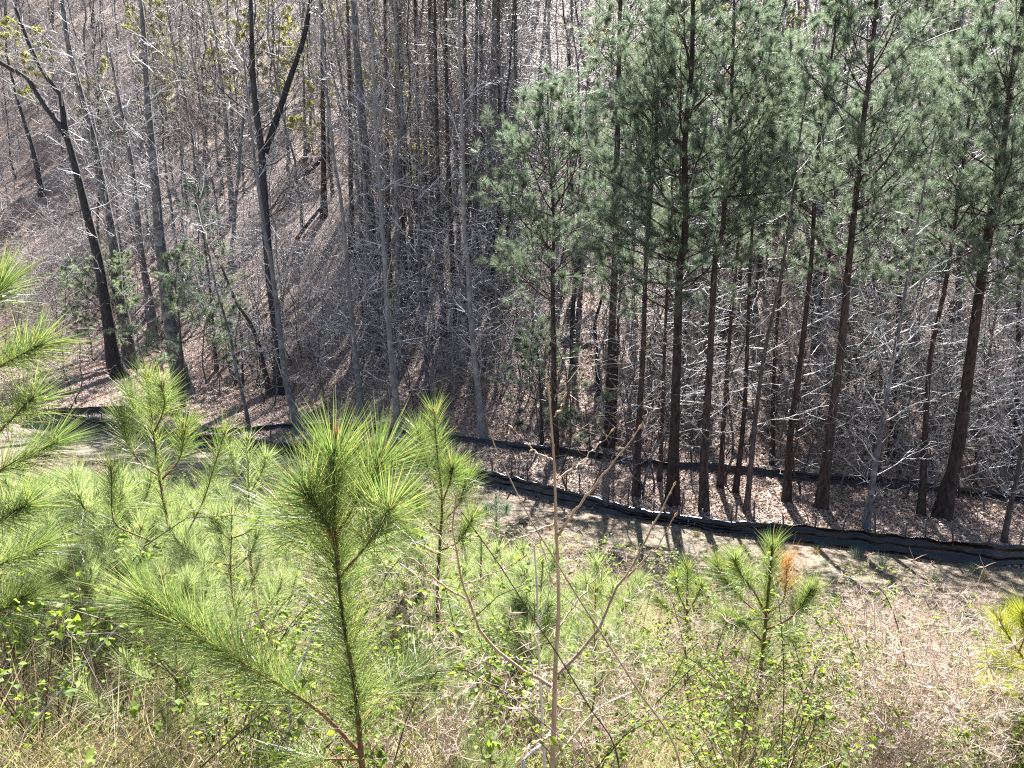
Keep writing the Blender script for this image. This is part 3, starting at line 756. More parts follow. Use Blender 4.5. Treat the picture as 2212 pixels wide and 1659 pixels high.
# background pines behind the front row
bpines = []
for L_, seed in ((14, 61), (17, 62), (11, 63)):
    rr = np.random.default_rng(seed)
    C = np.stack([np.linspace(0, .4, 14), np.linspace(0, -.2, 14), np.linspace(-.3, L_, 14)], 1)
    tm = trunk_mesh(C, .011 * L_, .02, M['pine'], rr, 8)
    w, nd = MB(), MB()
    f = .35
    while f < .98:
        u = (f - .35) / .65; Lw = 2.3 * min(1, .5 + 2 * u) * (1 - u) ** .7 + .3
        for k in range(rr.integers(3, 6)):
            want = Lw * rr.uniform(.6, 1.1); L = min(PB.keys(), key=lambda q: abs(q - want)); a, b = PB[L][rr.integers(5)]
            mt = Matrix.Translation(on(C, f)) @ Matrix.Rotation(rr.uniform(0, 6.28), 4, 'Z') @ Matrix.Rotation(-(.15 + .7 * u), 4, 'Y') @ Matrix.Scale(want / L, 4)
            mt = np.array(mt)
            for me_, mb, fs in ((a, w, 4), (b, nd, 3)):
                co = np.empty(len(me_.vertices) * 3, np.float32); me_.vertices.foreach_get('co', co); co = co.reshape(-1, 3)
                lo = np.empty(len(me_.loops), np.int32); me_.loops.foreach_get('vertex_index', lo)
                mb.add(co @ mt[:3, :3].T + mt[:3, 3], lo.reshape(-1, fs))
        f += .6 / L_
    bpines.append((tm, w.mesh('crown', M['pine']), nd.mesh('needles', M['needle_far'])))
sp_ = []
rr = np.random.default_rng(64)
for px, py in ((1260, 700), (1400, 690), (1530, 720), (1640, 690), (1760, 700), (1860, 650), (1960, 640), (2070, 660), (2180, 640), (1330, 560), (1480, 560), (1620, 560), (1800, 560), (1930, 540), (2040, 520), (2150, 540), (1720, 460), (1880, 440), (2010, 420), (2120, 430), (2205, 380), (1560, 430), (1420, 400)):
    sp_.append(ground_at(px + rr.normal() * 20, py + rr.normal() * 25)[0][:2])
place_all(np.array(sp_), bpines, ['middling broad crowned pine', 'tall broad crowned pine', 'young dense crowned pine'], 'pine tree', 'hillside_pine', 'pines on the slope behind the front row', 65, (.85, 1.15))

# fallen logs
for k, (a, b, w, lab) in enumerate([((1215, 740), (1282, 672), 12, 'pale fallen log propped against the crooked trunk'), ((640, 400), (720, 320), 11, 'dark fallen trunk leaning up the slope beside the V shaped tree'),
                                   ((1650, 590), (1725, 660), 9, 'dark fallen log lying on the bright litter behind the pines'), ((640, 520), (700, 440), 9, 'shaded fallen log below the leaning dead trunk'), ((120, 480), (190, 492), 8, 'thin fallen log on the litter left of the dark trunks'), ((2050, 905), (2200, 925), 8, 'pale thin log lying level at the far right')]):
    A, ta = ground_at(*a); Y_ = A[1] + (1.0 if k < 2 else .4)
    Bp = at_y(b[0], b[1], Y_); rr = np.random.default_rng(70 + k)
    gz = float(H(Bp[0], Bp[1])); Bp[2] = max(Bp[2], gz + .1)
    C = resample(np.array([A + [0, 0, .05], (A + Bp) / 2 + [0, 0, .05], Bp]), 10)
    V, F = tube(C - A, np.linspace(pxm(w, ta) / 2, pxm(w, ta) / 3, 10), 8, .06, rr)
    tag(obj('fallen_log', make_mesh('fallen_log', V, [F], M['pale' if k in (0, 5) else 'dark']), loc=A), lab, 'log')

# leaf litter
def litter(name, n, s0, s1, seed, size, label, power=1.0, mat='litter'):
    p = scatter(n, s0, s1, seed, power)
    rr = np.random.default_rng(seed + 1)
    c = np.column_stack([p[:, 0], p[:, 1], H(p[:, 0], p[:, 1]) + rr.uniform(.005, .06, n)])
    nr = np.array([0, -.25, 1.0]) + rr.normal(0, .40, (n, 3))
    L = rr.uniform(.6, 1.3, n) * size
    V, T = leafquads(c, nr, L, L * rr.uniform(.5, .9, n), rr)
    tag(obj(name, make_mesh(name, V, [T], M[mat], smooth=False)), label, 'leaf litter', None, 'stuff')
litter('leaf_litter', 260000, 26, 70, 81, .105, 'pale fallen leaves covering the valley floor and lower hillside', 1.2)
litter('upper_leaf_litter', 60000, 65, 130, 83, .22, 'pale fallen leaves covering the upper hillside', .5)

# ------------------------------------------------------------------ haze in the valley air
hm = bpy.data.materials.new('valley_haze'); hm.use_nodes = True; t = hm.node_tree
t.nodes.remove(t.nodes['Principled BSDF'])
pv = t.nodes.new('ShaderNodeVolumePrincipled'); pv.inputs['Color'].default_value = (.80, .88, 1, 1); pv.inputs['Density'].default_value = HAZE; pv.inputs['Anisotropy'].default_value = .3
t.links.new(pv.outputs[0], t.nodes['Material Output'].inputs['Volume'])
b0, b1 = np.array([-520, -140, -30.]), np.array([520, 560, 125.])
Vb = np.array([[(b0, b1)[i][0], (b0, b1)[j][1], (b0, b1)[k][2]] for k in (0, 1) for j in (0, 1) for i in (0, 1)])
if HAZE > 0: tag(obj('haze', make_mesh('haze', Vb, [np.array([[0, 2, 3, 1], [4, 5, 7, 6], [0, 1, 5, 4], [2, 6, 7, 3], [0, 4, 6, 2], [1, 3, 7, 5]])], hm, smooth=False)), 'thin pale blue haze in the valley air', 'haze', None, 'stuff')
# ------------------------------------------------------------------ silt fences
def silt_fence(label, bottom, hfun, seed, mat, stake_step, stake_up, name='silt_fence', lean=-.18):
    rr = np.random.default_rng(seed)
    P = np.array([ground_at(px, py)[0] for px, py in bottom])
    C = resample(P, 10 + int(np.linalg.norm(np.diff(P, axis=0), axis=1).sum() / .16))
    C[:, 2] = H(C[:, 0], C[:, 1])
    d = np.concatenate([[0], np.cumsum(np.linalg.norm(np.diff(C, axis=0), axis=1))])
    base = C[0].copy()
    n = len(C); nu = np.array([NX, NY, 0])
    nz = np.convolve(rr.normal(0, 1, n + 24), np.ones(25) / 25 ** .5, mode='valid')
    nz2 = np.convolve(rr.normal(0, 1, n + 8), np.ones(9) / 3, mode='valid')
    U = np.linspace(0, 1, 15); V = []
    hbase = np.array([hfun(q / d[-1]) for q in d]) * (1 + .09 * nz - .08 * np.sin(d * np.pi / stake_step * .96) ** 2)
    fold = np.convolve(rr.normal(0, 1, n + 14), np.ones(15) / 15 ** .5, mode='valid')
    for j, u in enumerate(U):
        pl = .085 * (np.abs(((u * 2.6 + .35 * fold + .2) % 1.0) - .5) - .25) * (1.0 + .8 * np.abs(nz))      # pleats running along the cloth
        bul = (pl + .03 * nz2 * math.sin(u * 3.1) + .018 * rr.normal(0, 1, n)) * (1 if j > 0 else .3)
        off = lean * (1 - u) ** 2 * (1 + .5 * nz) + bul
        V.append(C + nu * off[:, None] + np.array([0, 0, 1.0]) * (hbase * u - .05 * (u == 0))[:, None])
    top = V[-1]                              # slack hem rolled over towards the camera
    sl = np.clip(.5 + .8 * fold, .1, 1.6)[:, None]
    for a_, b_ in ((.035, .02), (.085, .01), (.11, -.05)):
        V.append(top - nu * a_ * sl + np.array([0, 0, b_]) * sl)
    V = np.array(V); m_ = len(V) - 1
    i = np.arange(m_)[:, None] * n + np.arange(n - 1)[None, :]
    Q = np.stack([i, i + 1, i + n + 1, i + n], -1).reshape(-1, 4)
    e = base_empty(name, base, label, 'silt fence')
    part('fabric', make_mesh('fabric', V.reshape(-1, 3) - base, [Q], M[mat]), e)
    q = .4
    sm = None
    while q < d[-1]:
        k = int(np.searchsorted(d, q)); p = C[min(k, n - 1)]
        hh = hfun(q / d[-1])
        if sm is None:
            Vs, Fs = tube(np.array([[0, 0, -.3], [0, 0, .5], [0, 0, 1.0]]), .028, 6)
            sm = make_mesh('stake', Vs, [Fs, np.array([[12, 13, 14, 15], [12, 15, 16, 17]])], M['stake'], smooth=False)
        part('stake', sm, e, loc=p - base + np.array([NX, NY, 0]) * .05, rot=(rr.normal() * .06, rr.normal() * .06, 0), scale=(1, 1, hh + stake_up * rr.uniform(.4, 1.3)))
        q += stake_step * rr.uniform(.8, 1.2)
    return e
silt_fence('sagging glossy black silt fence crossing in front, with thin stakes', [(60, 918), (100, 922), (245, 938), (440, 968), (640, 985), (760, 985), (890, 1005), (1010, 1035), (1200, 1083), (1370, 1118), (1480, 1135), (1560, 1150), (1720, 1168), (1900, 1190), (2070, 1214), (2230, 1222)],
           lambda f: float(np.interp(f, [0, .3, .45, .6, .66, .72, .8, .9, 1], [.66, .64, .6, .6, .5, .4, .44, .6, .68])), 91, 'fabric', .85, .6)
silt_fence('dusty grey black silt fence farther back along the creek', [(60, 898), (200, 893), (330, 893), (400, 903), (440, 930), (500, 935), (640, 925), (760, 930), (900, 940), (1060, 962), (1250, 985), (1400, 1008), (1600, 1023), (1750, 1040), (1950, 1055), (2230, 1087)],
           lambda f: float(np.interp(f, [0, .15, .2, .3, .6, 1], [.34, .38, .26, .28, .28, .36])), 92, 'fabric2', 1.6, .1)

# pink ribbon on a stake-thin stem at the right
rp, rt = ground_at(2003, 985)
c = at_y(2001, 925, rp[1])
Vr = np.array([[0, 0, .16], [.03, .0, .16], [.015, .02, .05], [.05, .02, .04], [-.03, .03, -.14], [.01, .03, -.16], [.03, .01, -.2], [.06, .0, -.19]]); Vr = np.vstack([Vr, Vr + [0, .008, 0]])
tag(obj('pink_ribbon', make_mesh('pink_ribbon', Vr, [np.array([[0, 1, 3, 2], [2, 3, 5, 4], [2, 3, 7, 6], [8, 10, 11, 9], [10, 12, 13, 11], [10, 14, 15, 11]])], M['ribbon']), loc=c), 'strip of pink flagging ribbon hanging among the bare twigs', 'ribbon')

def near_spots(n, s0, s1, seed, xr=None, m=1.1):
    rr = np.random.default_rng(seed); out = []
    while len(out) < n:
        y = rr.uniform(1.5, 30, 6000); x = rr.uniform(-1, 1, 6000) * (y * .78 + 1)
        s = S(x, y); ok = (s > s0) & (s < s1) & view_ok(x, y, m)
        z = H(x, y) - CAMZ; d = y * math.cos(PITCH) - z * math.sin(PITCH); v = (-z * math.cos(PITCH) - y * math.sin(PITCH)) / d
        ok &= v < .56
        if xr:
            px = W2 / 2 + FPX * x / d; ok &= (px > xr[0]) & (px < xr[1])
        out += list(zip(x[ok], y[ok]))
    return np.array(out[:n])

# ------------------------------------------------------------------ young pines on the near bank
def path_needles(C, f0, f1, n, ang, nl, w, rr, bias=1.0, droop=.0):
    f = f0 + (f1 - f0) * rr.random(n) ** (1 / bias)
    k = f * (len(C) - 1); i = np.minimum(k.astype(int), len(C) - 2)
    p = C[i] + (C[i + 1] - C[i]) * (k - i)[:, None]; d = unit(C[i + 1] - C[i])
    e = rr.standard_normal((n, 3)); e = unit(e - (e * d).sum(1, keepdims=True) * d)
    a = np.radians(rr.uniform(ang[0], ang[1], (n, 1)) * (1 - .45 * ((f - f0) / max(f1 - f0, 1e-6))[:, None] ** 3))
    nd = d * np.cos(a) + e * np.sin(a); nd[:, 2] += .10
    return blades(p, nd, nl * rr.uniform(.65, 1.15, n), w, .2, .06 + droop, rr)

def bud_mesh(rr, s, n=4):
    mb = MB()
    for k in range(n):
        a = rr.uniform(0, 6.28); r_ = 0 if k == 0 else .28 * s
        L = s * (1 if k == 0 else rr.uniform(.5, .8))
        b = np.array([math.cos(a) * r_ * .5, math.sin(a) * r_ * .5, -.1 * s]); tp = b + np.array([math.cos(a) * r_, math.sin(a) * r_, L])
        pts = np.array([b, b + (tp - b) * .3, b + (tp - b) * .75, tp])
        V, F = tube(pts, np.array([.07, .10, .08, .01]) * s, 6); mb.add(V, F)
    return mb.mesh('bud', M['bud'])

def young_pine(label, stem, r0, branches, rr, nl=.17, w=.0016, dens=1.0, mat='needle_near', group='young pines on the near bank', fol=(.35, 1.0), nstem=2200, nbr=900, buds=.07, loc=None, name='young_pine'):
    """stem / branches are world-space polylines; the first stem point is the base"""
    stem = np.asarray(stem, float); base = stem[0].copy()
    e = base_empty(name, base, label, 'young pine', group)
    C = resample(stem, 26)
    V, F = tube(C - base, r0 * (1 - .72 * np.linspace(0, 1, 26)), 8, .05, rr)
    part('stem', make_mesh('stem', V, [F], M['saplingwood']), e)
    L = np.linalg.norm(np.diff(C, axis=0), axis=1).sum()
    V, T = path_needles(C - base, fol[0], fol[1], int(nstem * dens), (26, 84), nl, w, rr, 1.15)
    part('needles', make_mesh('needles', V, [T], M[mat]), e)
    if buds: part('bud', bud_mesh(rr, buds, 5), e, loc=C[-1] - base)
    for b in branches:
        opt = b[1] if len(b) == 2 and isinstance(b[1], dict) else {}
        pts = np.asarray(b[0] if opt or (len(b) == 2 and isinstance(b[1], dict)) else b, float)
        B = resample(pts, 14)
        r_ = opt.get('r', r0 * .42)
        V, F = tube(B - base, r_ * (1 - .7 * np.linspace(0, 1, 14)), 6, .05, rr)
        o = part('branch', make_mesh('branch', V, [F], M['saplingwood']), e)
        V, T = path_needles(B - base, opt.get('f0', .4), 1.0, int(opt.get('n', nbr) * dens), (22, 74), nl * opt.get('nl', 1), w, rr, 1.3)
        part('needles', make_mesh('needles', V, [T], M[opt.get('mat', mat)]), o)
        if opt.get('mat') == 'needle_dead': o['label'] = 'dead orange branch'
        if buds: part('bud', bud_mesh(rr, buds * .8, 3), o, loc=B[-1] - base)
    return e

def px3(pts, Y, dy=0.0):
    n = len(pts)
    return np.array([at_y(px, py, Y + dy * k / max(1, n - 1)) for k, (px, py) in enumerate(pts)])
def root_to_ground(P):
    """start a stem on the ground below its first visible point"""
    p = P[0]; g = float(H(p[0], p[1]))
    if p[2] - g > .05:
        return np.vstack([[p[0] + .02, p[1] + .02, g - .03], P])
    return P

r1_ = np.random.default_rng(401)
def J(n, k=1): return n * k
# hero pine, about 2.6 m away
Yh = 2.45
st = root_to_ground(px3([(782, 1650), (770, 1500), (752, 1400), (735, 1280), (724, 1130), (722, 945)], Yh))
hero_b = []
def hb(pts, dy=0, **o): hero_b.append((px3(pts, Yh, dy), o))
hb([(775, 1625), (700, 1545), (620, 1490), (520, 1430), (420, 1365), (320, 1300)], -.15, n=2600, f0=.25, r=.008)
hb([(728, 1190), (705, 1130), (680, 1090), (662, 1065)], -.12, n=900, f0=.2)
hb([(726, 1160), (760, 1100), (795, 1045), (822, 1000)], .05, n=900, f0=.3)
hb([(732, 1250), (790, 1180), (825, 1130), (842, 1100)], -.2, n=900, f0=.3)
hb([(730, 1230), (690, 1180), (650, 1140), (625, 1110)], .2, n=900, f0=.3)
hb([(775, 1560), (830, 1500), (870, 1470), (920, 1440)], .4, n=900, f0=.35)
hb([(780, 1640), (720, 1640), (650, 1640), (600, 1630)], .5, n=900, f0=.35)
young_pine('largest bright green young pine in front, with tan buds on its bushy tip', st, .014, hero_b, r1_, .25, .0017, .62, 'needle_near', nstem=4300, fol=(.34, .965), buds=.06)

def yp(label, Y, stem, branches, seed, r0=.013, mat='needle_near', nstem=1500, nbr=700, nl=.21, w=.002, fol=(.4, 1), buds=.06):
    rr = np.random.default_rng(seed)
    gY = ground_at(*stem[0])[0][1] if 0 < stem[0][0] < W2 else Y
    if gY < Y: print('nearer', label[:40], Y, round(gY, 2)); nl *= (gY / Y) ** .5; w *= gY / Y; Y = gY
    S_ = root_to_ground(px3(stem, Y))
    Bs = [(px3(b[0], Y, b[1]), b[2] if len(b) > 2 else {}) for b in branches]
    Bs = [(p, dict(o, _=1)) for p, o in Bs]
    return young_pine(label, S_, r0, Bs, rr, max(nl, .2), w, .6, mat, nstem=nstem, nbr=nbr, fol=fol, buds=buds)
yp('young pine with candelabra arms left of the largest one', 4.6, [(378, 1270), (372, 1180), (355, 1090), (343, 1020), (330, 920), (318, 815)],
   [([(372, 1192), (330, 1170), (270, 1145), (244, 1120), (240, 1010)], -.2), ([(346, 1030), (310, 1005), (280, 965), (264, 905)], .1), ([(350, 1035), (375, 1010), (392, 980), (400, 920)], -.1), ([(374, 1200), (405, 1150), (440, 1080), (462, 1010), (486, 935)], .1),
    ([(372, 1230), (320, 1190), (290, 1150)], .5), ([(340, 960), (300, 900), (285, 850)], .2, dict(f0=.3)), ([(335, 930), (355, 880), (350, 835)], -.2, dict(f0=.3))], 402, .016)
yp('upright young pine with a yellow tip right of the largest one', 4.9, [(952, 1440), (945, 1290), (950, 1180), (955, 1080), (945, 980), (938, 890)],
   [([(945, 1255), (925, 1235), (905, 1210)], .3), ([(952, 1080), (925, 1010), (905, 935)], .1), ([(954, 1090), (972, 1040), (978, 1010)], -.1), ([(952, 1130), (990, 1090), (1010, 1030)], .2), ([(952, 1150), (910, 1110), (890, 1060)], -.2), ([(950, 1190), (990, 1170), (1020, 1120)], -.2), ([(950, 1200), (915, 1180), (880, 1150)], .2)], 403, .016, 'needle_near', 2200, 800)
# boughs entering from the left edge
yp('bushy young pine reaching in from the left edge', 3.4, [(-120, 1500), (-90, 1200), (-70, 950), (-55, 700), (-50, 560)],
   [([(-60, 700), (-20, 650), (5, 615)], .1), ([(-70, 880), (-10, 800), (40, 770), (85, 745)], 0, dict(n=900)), ([(-75, 1000), (0, 930), (30, 900), (70, 860)], -.2, dict(n=850)), ([(-85, 1090), (10, 1010), (60, 985), (120, 955)], .2, dict(n=900)), ([(-90, 1190), (-10, 1130), (60, 1090)], -.1, dict(n=850)), ([(-100, 1290), (0, 1220), (90, 1180)], .2, dict(n=850)), ([(-110, 1380), (-20, 1330), (50, 1290)], .1, dict(n=1200))], 404, .02, 'needle_near', 1100, 700, .24)
yp('yellow tipped young pine leaning in from the right edge', 4.2, [(2290, 1640), (2260, 1520), (2215, 1430), (2185, 1385), (2158, 1340)],
   [([(2225, 1450), (2190, 1440), (2150, 1430)], .2), ([(2240, 1490), (2190, 1500), (2140, 1490)], -.1), ([(2250, 1540), (2200, 1560), (2160, 1570)], .2), ([(2200, 1410), (2215, 1370), (2212, 1330)], 0)], 405, .014, 'needle_yel', 1500, 900, .16)
yp('young pine with one dead orange branch on the right bank', 7.6, [(1622, 1600), (1635, 1520), (1645, 1430), (1655, 1330), (1662, 1250), (1668, 1180)],
   [([(1655, 1340), (1620, 1310), (1580, 1270), (1552, 1225)], .2), ([(1655, 1330), (1630, 1280), (1600, 1240), (1588, 1210)], -.2), ([(1657, 1325), (1690, 1300), (1698, 1260), (1700, 1215)], .1, dict(mat='needle_dead', n=500)), ([(1655, 1360), (1700, 1340), (1730, 1310), (1752, 1275)], -.2), ([(1650, 1380), (1690, 1370), (1720, 1360)], .3), ([(1650, 1390), (1610, 1350), (1570, 1340)], -.3)], 406, .02, 'needle_near', 2600, 1300, .25, .0032)
yp('slim young pine left of the one with the dead orange branch', 8.2, [(1482, 1480), (1482, 1380), (1484, 1300), (1485, 1225)],
   [([(1482, 1340), (1450, 1320), (1420, 1295)], .2), ([(1482, 1330), (1505, 1290), (1515, 1265)], -.2), ([(1482, 1350), (1520, 1340), (1545, 1310)], .2), ([(1482, 1320), (1465, 1280), (1460, 1250)], -.1)], 407, .017, 'needle_near', 1300, 700, .22, .0028)
yp('rounded young pine behind the budding stem, left of two', 7.2, [(1036, 1420), (1038, 1300), (1040, 1160)], [([(1038, 1260), (1010, 1220), (1000, 1170)], .1), ([(1038, 1270), (1065, 1230), (1075, 1190)], -.1), ([(1037, 1310), (1000, 1290), (970, 1260)], .2), ([(1037, 1310), (1080, 1290), (1100, 1260)], .2)], 408, .016, 'needle_soft', 1100, 700, .17, .0024)
yp('rounded young pine behind the budding stem, right of two', 7.0, [(1132, 1440), (1132, 1320), (1130, 1185)], [([(1132, 1290), (1110, 1250), (1105, 1210)], .1), ([(1132, 1300), (1160, 1260), (1170, 1220)], -.1), ([(1132, 1330), (1080, 1310), (1060, 1290)], .2), ([(1132, 1340), (1190, 1320), (1220, 1290)], .2)], 409, .016, 'needle_soft', 1100, 700, .17, .0024)
yp('young pine with orange bud tip right of the budding stem', 6.4, [(1282, 1540), (1285, 1420), (1286, 1275)], [([(1285, 1400), (1260, 1370), (1250, 1330)], .1), ([(1285, 1390), (1320, 1350), (1350, 1310)], -.1), ([(1285, 1430), (1330, 1410), (1380, 1400)], .2), ([(1285, 1430), (1240, 1420), (1215, 1390)], .2)], 410, .014, 'needle_near', 900, 600, .16, .0022)
yp('small dark green pine standing in the dry grass of the lower bank', 14.0, [(1072, 1150), (1072, 1110), (1071, 1075)], [([(1072, 1125), (1055, 1110), (1050, 1095)], .2), ([(1072, 1125), (1090, 1110), (1095, 1095)], -.2)], 411, .016, 'needle_far', 700, 400, .16, .005)
yp('pale green young pine tip showing behind the candelabra pine', 6.0, [(540, 1200), (538, 1080), (535, 950)], [([(538, 1060), (510, 1020), (500, 980)], .1), ([(538, 1070), (565, 1020), (575, 990)], -.1), ([(539, 1120), (500, 1090), (470, 1060)], .2), ([(539, 1120), (580, 1100), (610, 1070)], .2)], 412, .016, 'needle_soft', 1200, 700, .17, .0024)

# further young pines: four built once, then set out over the bank
gp = []
for k in range(4):
    rr = np.random.default_rng(420 + k)
    h = (1.7, 1.4, 2.0, 1.2)[k]
    C = np.array([[0, 0, 0], [.03, .02, h * .3], [.0, .05, h * .65], [.04, .02, h]])
    br = []
    for fz, ln, nb in ((.25, .6, 5), (.5, .5, 5), (.72, .36, 4), (.88, .22, 3)):
        for q in range(nb):
            a = rr.uniform(0, 6.28); l = ln * rr.uniform(.7, 1.2); o = np.array([math.cos(a), math.sin(a), 0])
            b0 = np.array([.02, .03, h * fz + rr.normal() * .04])
            br.append(([b0, b0 + o * l * .5 + [0, 0, l * .18], b0 + o * l * .85 + [0, 0, l * .5], b0 + o * l + [0, 0, l * .85]], dict(f0=.3)))
    gp.append(young_pine('soft green young pine', C, .016, br, rr, .22, .0023, .8, 'needle_soft', nstem=1000, nbr=460, fol=(.3, 1), group='soft young pines filling the bank'))
spots = [(60, 1180, 5.2), (150, 1260, 4.6), (200, 1130, 7.0), (110, 1060, 8.5), (290, 1100, 8.0), (440, 1130, 7.5), (560, 1230, 6.2), (480, 1330, 5.2), (250, 1240, 6.0), (870, 1280, 6.4), (1000, 1390, 5.6), (1080, 1460, 5.0), (1180, 1370, 6.2), (890, 1430, 4.6), (650, 1180, 8.5), (810, 1130, 9.0), (1230, 1290, 8.0), (1370, 1370, 7.0), (1400, 1440, 6.0), (2120, 1560, 5.0), (20, 1330, 4.6), (380, 1380, 5.0), (2190, 1290, 8.0), (160, 1400, 4.4), (980, 1560, 3.6), (1040, 1640, 3.0), (620, 1640, 3.2)]
rr = np.random.default_rng(430)
for x, y in np.vstack([near_spots(56, 2.2, 12, 431, (-80, 900)), near_spots(16, 2.6, 9.0, 432, (850, 1300))]):
    z = float(H(x, y)); d = y * math.cos(PITCH) - (z - CAMZ) * math.sin(PITCH)
    hh = rr.uniform(.5, .95)
    zz = z + hh * 1.5
    d2 = y * math.cos(PITCH) - (zz - CAMZ) * math.sin(PITCH)
    spots.append((W2 / 2 + FPX * x / d2, H2 / 2 + FPX * (-(zz - CAMZ) * math.cos(PITCH) - y * math.sin(PITCH)) / d2, y))
for _i, (px, py, Yd) in enumerate(spots):
    q = at_y(px, py, Yd); z = float(H(q[0], q[1])) - .03; k = _i
    lab = 'soft pale green young pine ' + bank_zone(q[0], q[1])
    hk = (1.7, 1.4, 2.0, 1.2)[k % 4] + .16
    lim = at_y(px, float(np.interp(px, [0, 600, 900, 1200, 2212], [1010, 1050, 1120, 1190, 1330])), Yd)[2]
    h = max(.3, min(1.1, (min(q[2], lim) - z) / hk))
    if k < 4:
        e = gp[k]; e.location = (q[0], q[1], z); e.scale = (h,) * 3; e['label'] = lab
    else:
        dup(gp[k % 4], (q[0], q[1], z), rr.uniform(0, 6.28), h, lab)

# ------------------------------------------------------------------ bare budding stem in front
def stick_plant(name, label, cat, Y, stem, r0, r1, mat, branches, seed, budn=5, buds=True, group=None, budmat='bud'):
    rr = np.random.default_rng(seed)
    gx_, gy_ = stem[0]; gY = ground_at(gx_, min(gy_, 1658))[0][1] + .15
    if gY < Y: Y = gY
    P = root_to_ground(px3(stem, Y)); base = P[0].copy()
    e = base_empty(name, base, label, cat, group)
    C = resample(P, 30)
    V, F = tube(C - base, np.linspace(r0, r1, 30), 8, .04, rr)
    part('stem', make_mesh('stem', V, [F], M[mat]), e)
    def nub(B, n, par, r_):
        mb = MB()
        for k in range(n):
            f = (k + .5 + rr.uniform(-.3, .3)) / n; p = on(B, f); i = int(min(f * (len(B) - 1), len(B) - 2)); d = unit(B[i + 1] - B[i])
            o = unit(np.cross(d, rr.standard_normal(3))); q = p + o * r_ * .8; tp = q + (d * .8 + o * .6) * .013
            V, F = tube(np.array([q, (q + tp) / 2, tp]), np.array([.0028, .0034, .0006]), 5); mb.add(V, F)
        tp = B[-1]; d = unit(B[-1] - B[-2]); V, F = tube(np.array([tp, tp + d * .01, tp + d * .022]), np.array([.003, .0048, .0008]), 6); mb.add(V, F)
        part('bud', mb.mesh('bud', M[budmat]), par)
    if buds: nub(C - base, 16, e, r1 * 1.2)
    for pts, dy, ra, *sub in branches:
        B = resample(px3(pts, Y, dy), 16)
        B[1:-1] += rr.normal(0, .0035, (14, 3))
        V, F = tube(B - base, np.linspace(ra, max(.0013, ra * .32), 16), 6, .05, rr)
        o = part('branch', make_mesh('branch', V, [F], M[mat]), e)
        if buds: nub(B - base, budn + len(pts), o, ra * .6)
    return e
stick_plant('budding_sapling', 'bare tan sapling with swelling buds and arching side branches, right of the largest young pine', 'sapling', 2.75,
    [(1190, 1680), (1194, 1640), (1200, 1439), (1207, 1306), (1200, 1106), (1200, 1086), (1196, 986), (1185, 836)], .0135, .003, 'budwood', [
    ([(1190, 1483), (1097, 1426), (1037, 1363), (1004, 1273), (984, 1189), (977, 1139), (985, 1080)], -.25, .0075),
    ([(1205, 1456), (1257, 1406), (1297, 1353), (1320, 1296), (1354, 1239), (1390, 1173), (1424, 1106), (1455, 1050)], .25, .0075),
    ([(1354, 1249), (1424, 1173), (1457, 1116)], .0, .004),
    ([(1204, 1036), (1240, 1010), (1270, 983), (1320, 933)], .15, .004), ([(1202, 1160), (1240, 1106), (1304, 1026), (1380, 926)], -.15, .0055),
    ([(1196, 996), (1150, 970), (1107, 926)], .1, .004), ([(1004, 1293), (950, 1259), (900, 1215), (850, 1186)], -.1, .0045), ([(1003, 1260), (1060, 1240), (1130, 1205)], .1, .003),
    ([(1210, 1352), (1254, 1292), (1294, 1236), (1337, 1156)], .3, .004), ([(1197, 900), (1212, 880), (1218, 858)], .05, .0025), ([(1200, 1130), (1110, 1165), (1044, 1136)], -.25, .0035),
    ([(1190, 1590), (1150, 1610), (1120, 1640)], -.2, .005), ([(985, 1190), (940, 1150), (900, 1120)], .1, .0025), ([(1205, 1525), (1260, 1540), (1330, 1550)], .2, .004)], 441)
stick_plant('dead_sapling', 'weathered grey dead stem standing close left of the budding sapling', 'stem', 2.9, [(1178, 1680), (1167, 1473), (1162, 1373), (1160, 1273), (1154, 1180)], .008, .003, 'deadgrey', [([(1166, 1430), (1100, 1420), (1070, 1425)], .1, .003), ([(1162, 1360), (1190, 1250), (1170, 1180), (1150, 1080)], .1, .003)], 442, buds=False)
stick_plant('weed_stalk', 'long tan dry weed stalk leaning up left across the budding sapling', 'weed', 2.5, [(1470, 1655), (1370, 1479), (1254, 1299), (1197, 1206), (1137, 1106), (1070, 966), (1054, 923)], .005, .0016, 'budwood',
    [([(1400, 1530), (1330, 1500), (1290, 1510)], .1, .0016), ([(1330, 1420), (1270, 1400), (1240, 1370)], .1, .0016), ([(1280, 1340), (1220, 1290), (1180, 1230)], -.1, .0016), ([(1230, 1260), (1170, 1190), (1120, 1140)], .1, .0015), ([(1300, 1370), (1300, 1320), (1270, 1260)], -.1, .0015)], 443, buds=False)
stick_plant('bramble_cane', 'long dark cane slanting down right across the budding sapling', 'bramble', 2.7, [(1335, 1640), (1270, 1523), (1204, 1413), (1154, 1339), (1087, 1233), (1050, 1179), (997, 1106)], .004, .0018, 'cane', [([(1087, 1233), (1080, 1190), (1085, 1160)], .05, .0014)], 444, buds=False)
stick_plant('bramble_cane', 'bare near black cane rising to a pale frayed tip on the right bank', 'bramble', 4.6, [(2010, 1650), (1985, 1560), (1960, 1450), (1938, 1350), (1915, 1290), (1890, 1262)], .006, .003, 'cane', [([(1905, 1285), (1915, 1275), (1918, 1262)], .05, .002)], 445, buds=False)
stick_plant('weed_stalk', 'tall thin reddish weed stalk rising beside the left young pines', 'weed', 3.2, [(222, 1590), (212, 1500), (195, 1420), (175, 1300), (150, 1190), (122, 1115)], .005, .0016, 'budwood', [([(190, 1390), (150, 1370), (120, 1340)], .1, .0015), ([(165, 1260), (180, 1220), (176, 1190)], .1, .0015), ([(180, 1330), (215, 1280), (235, 1240)], -.1, .0015)], 446, buds=False)
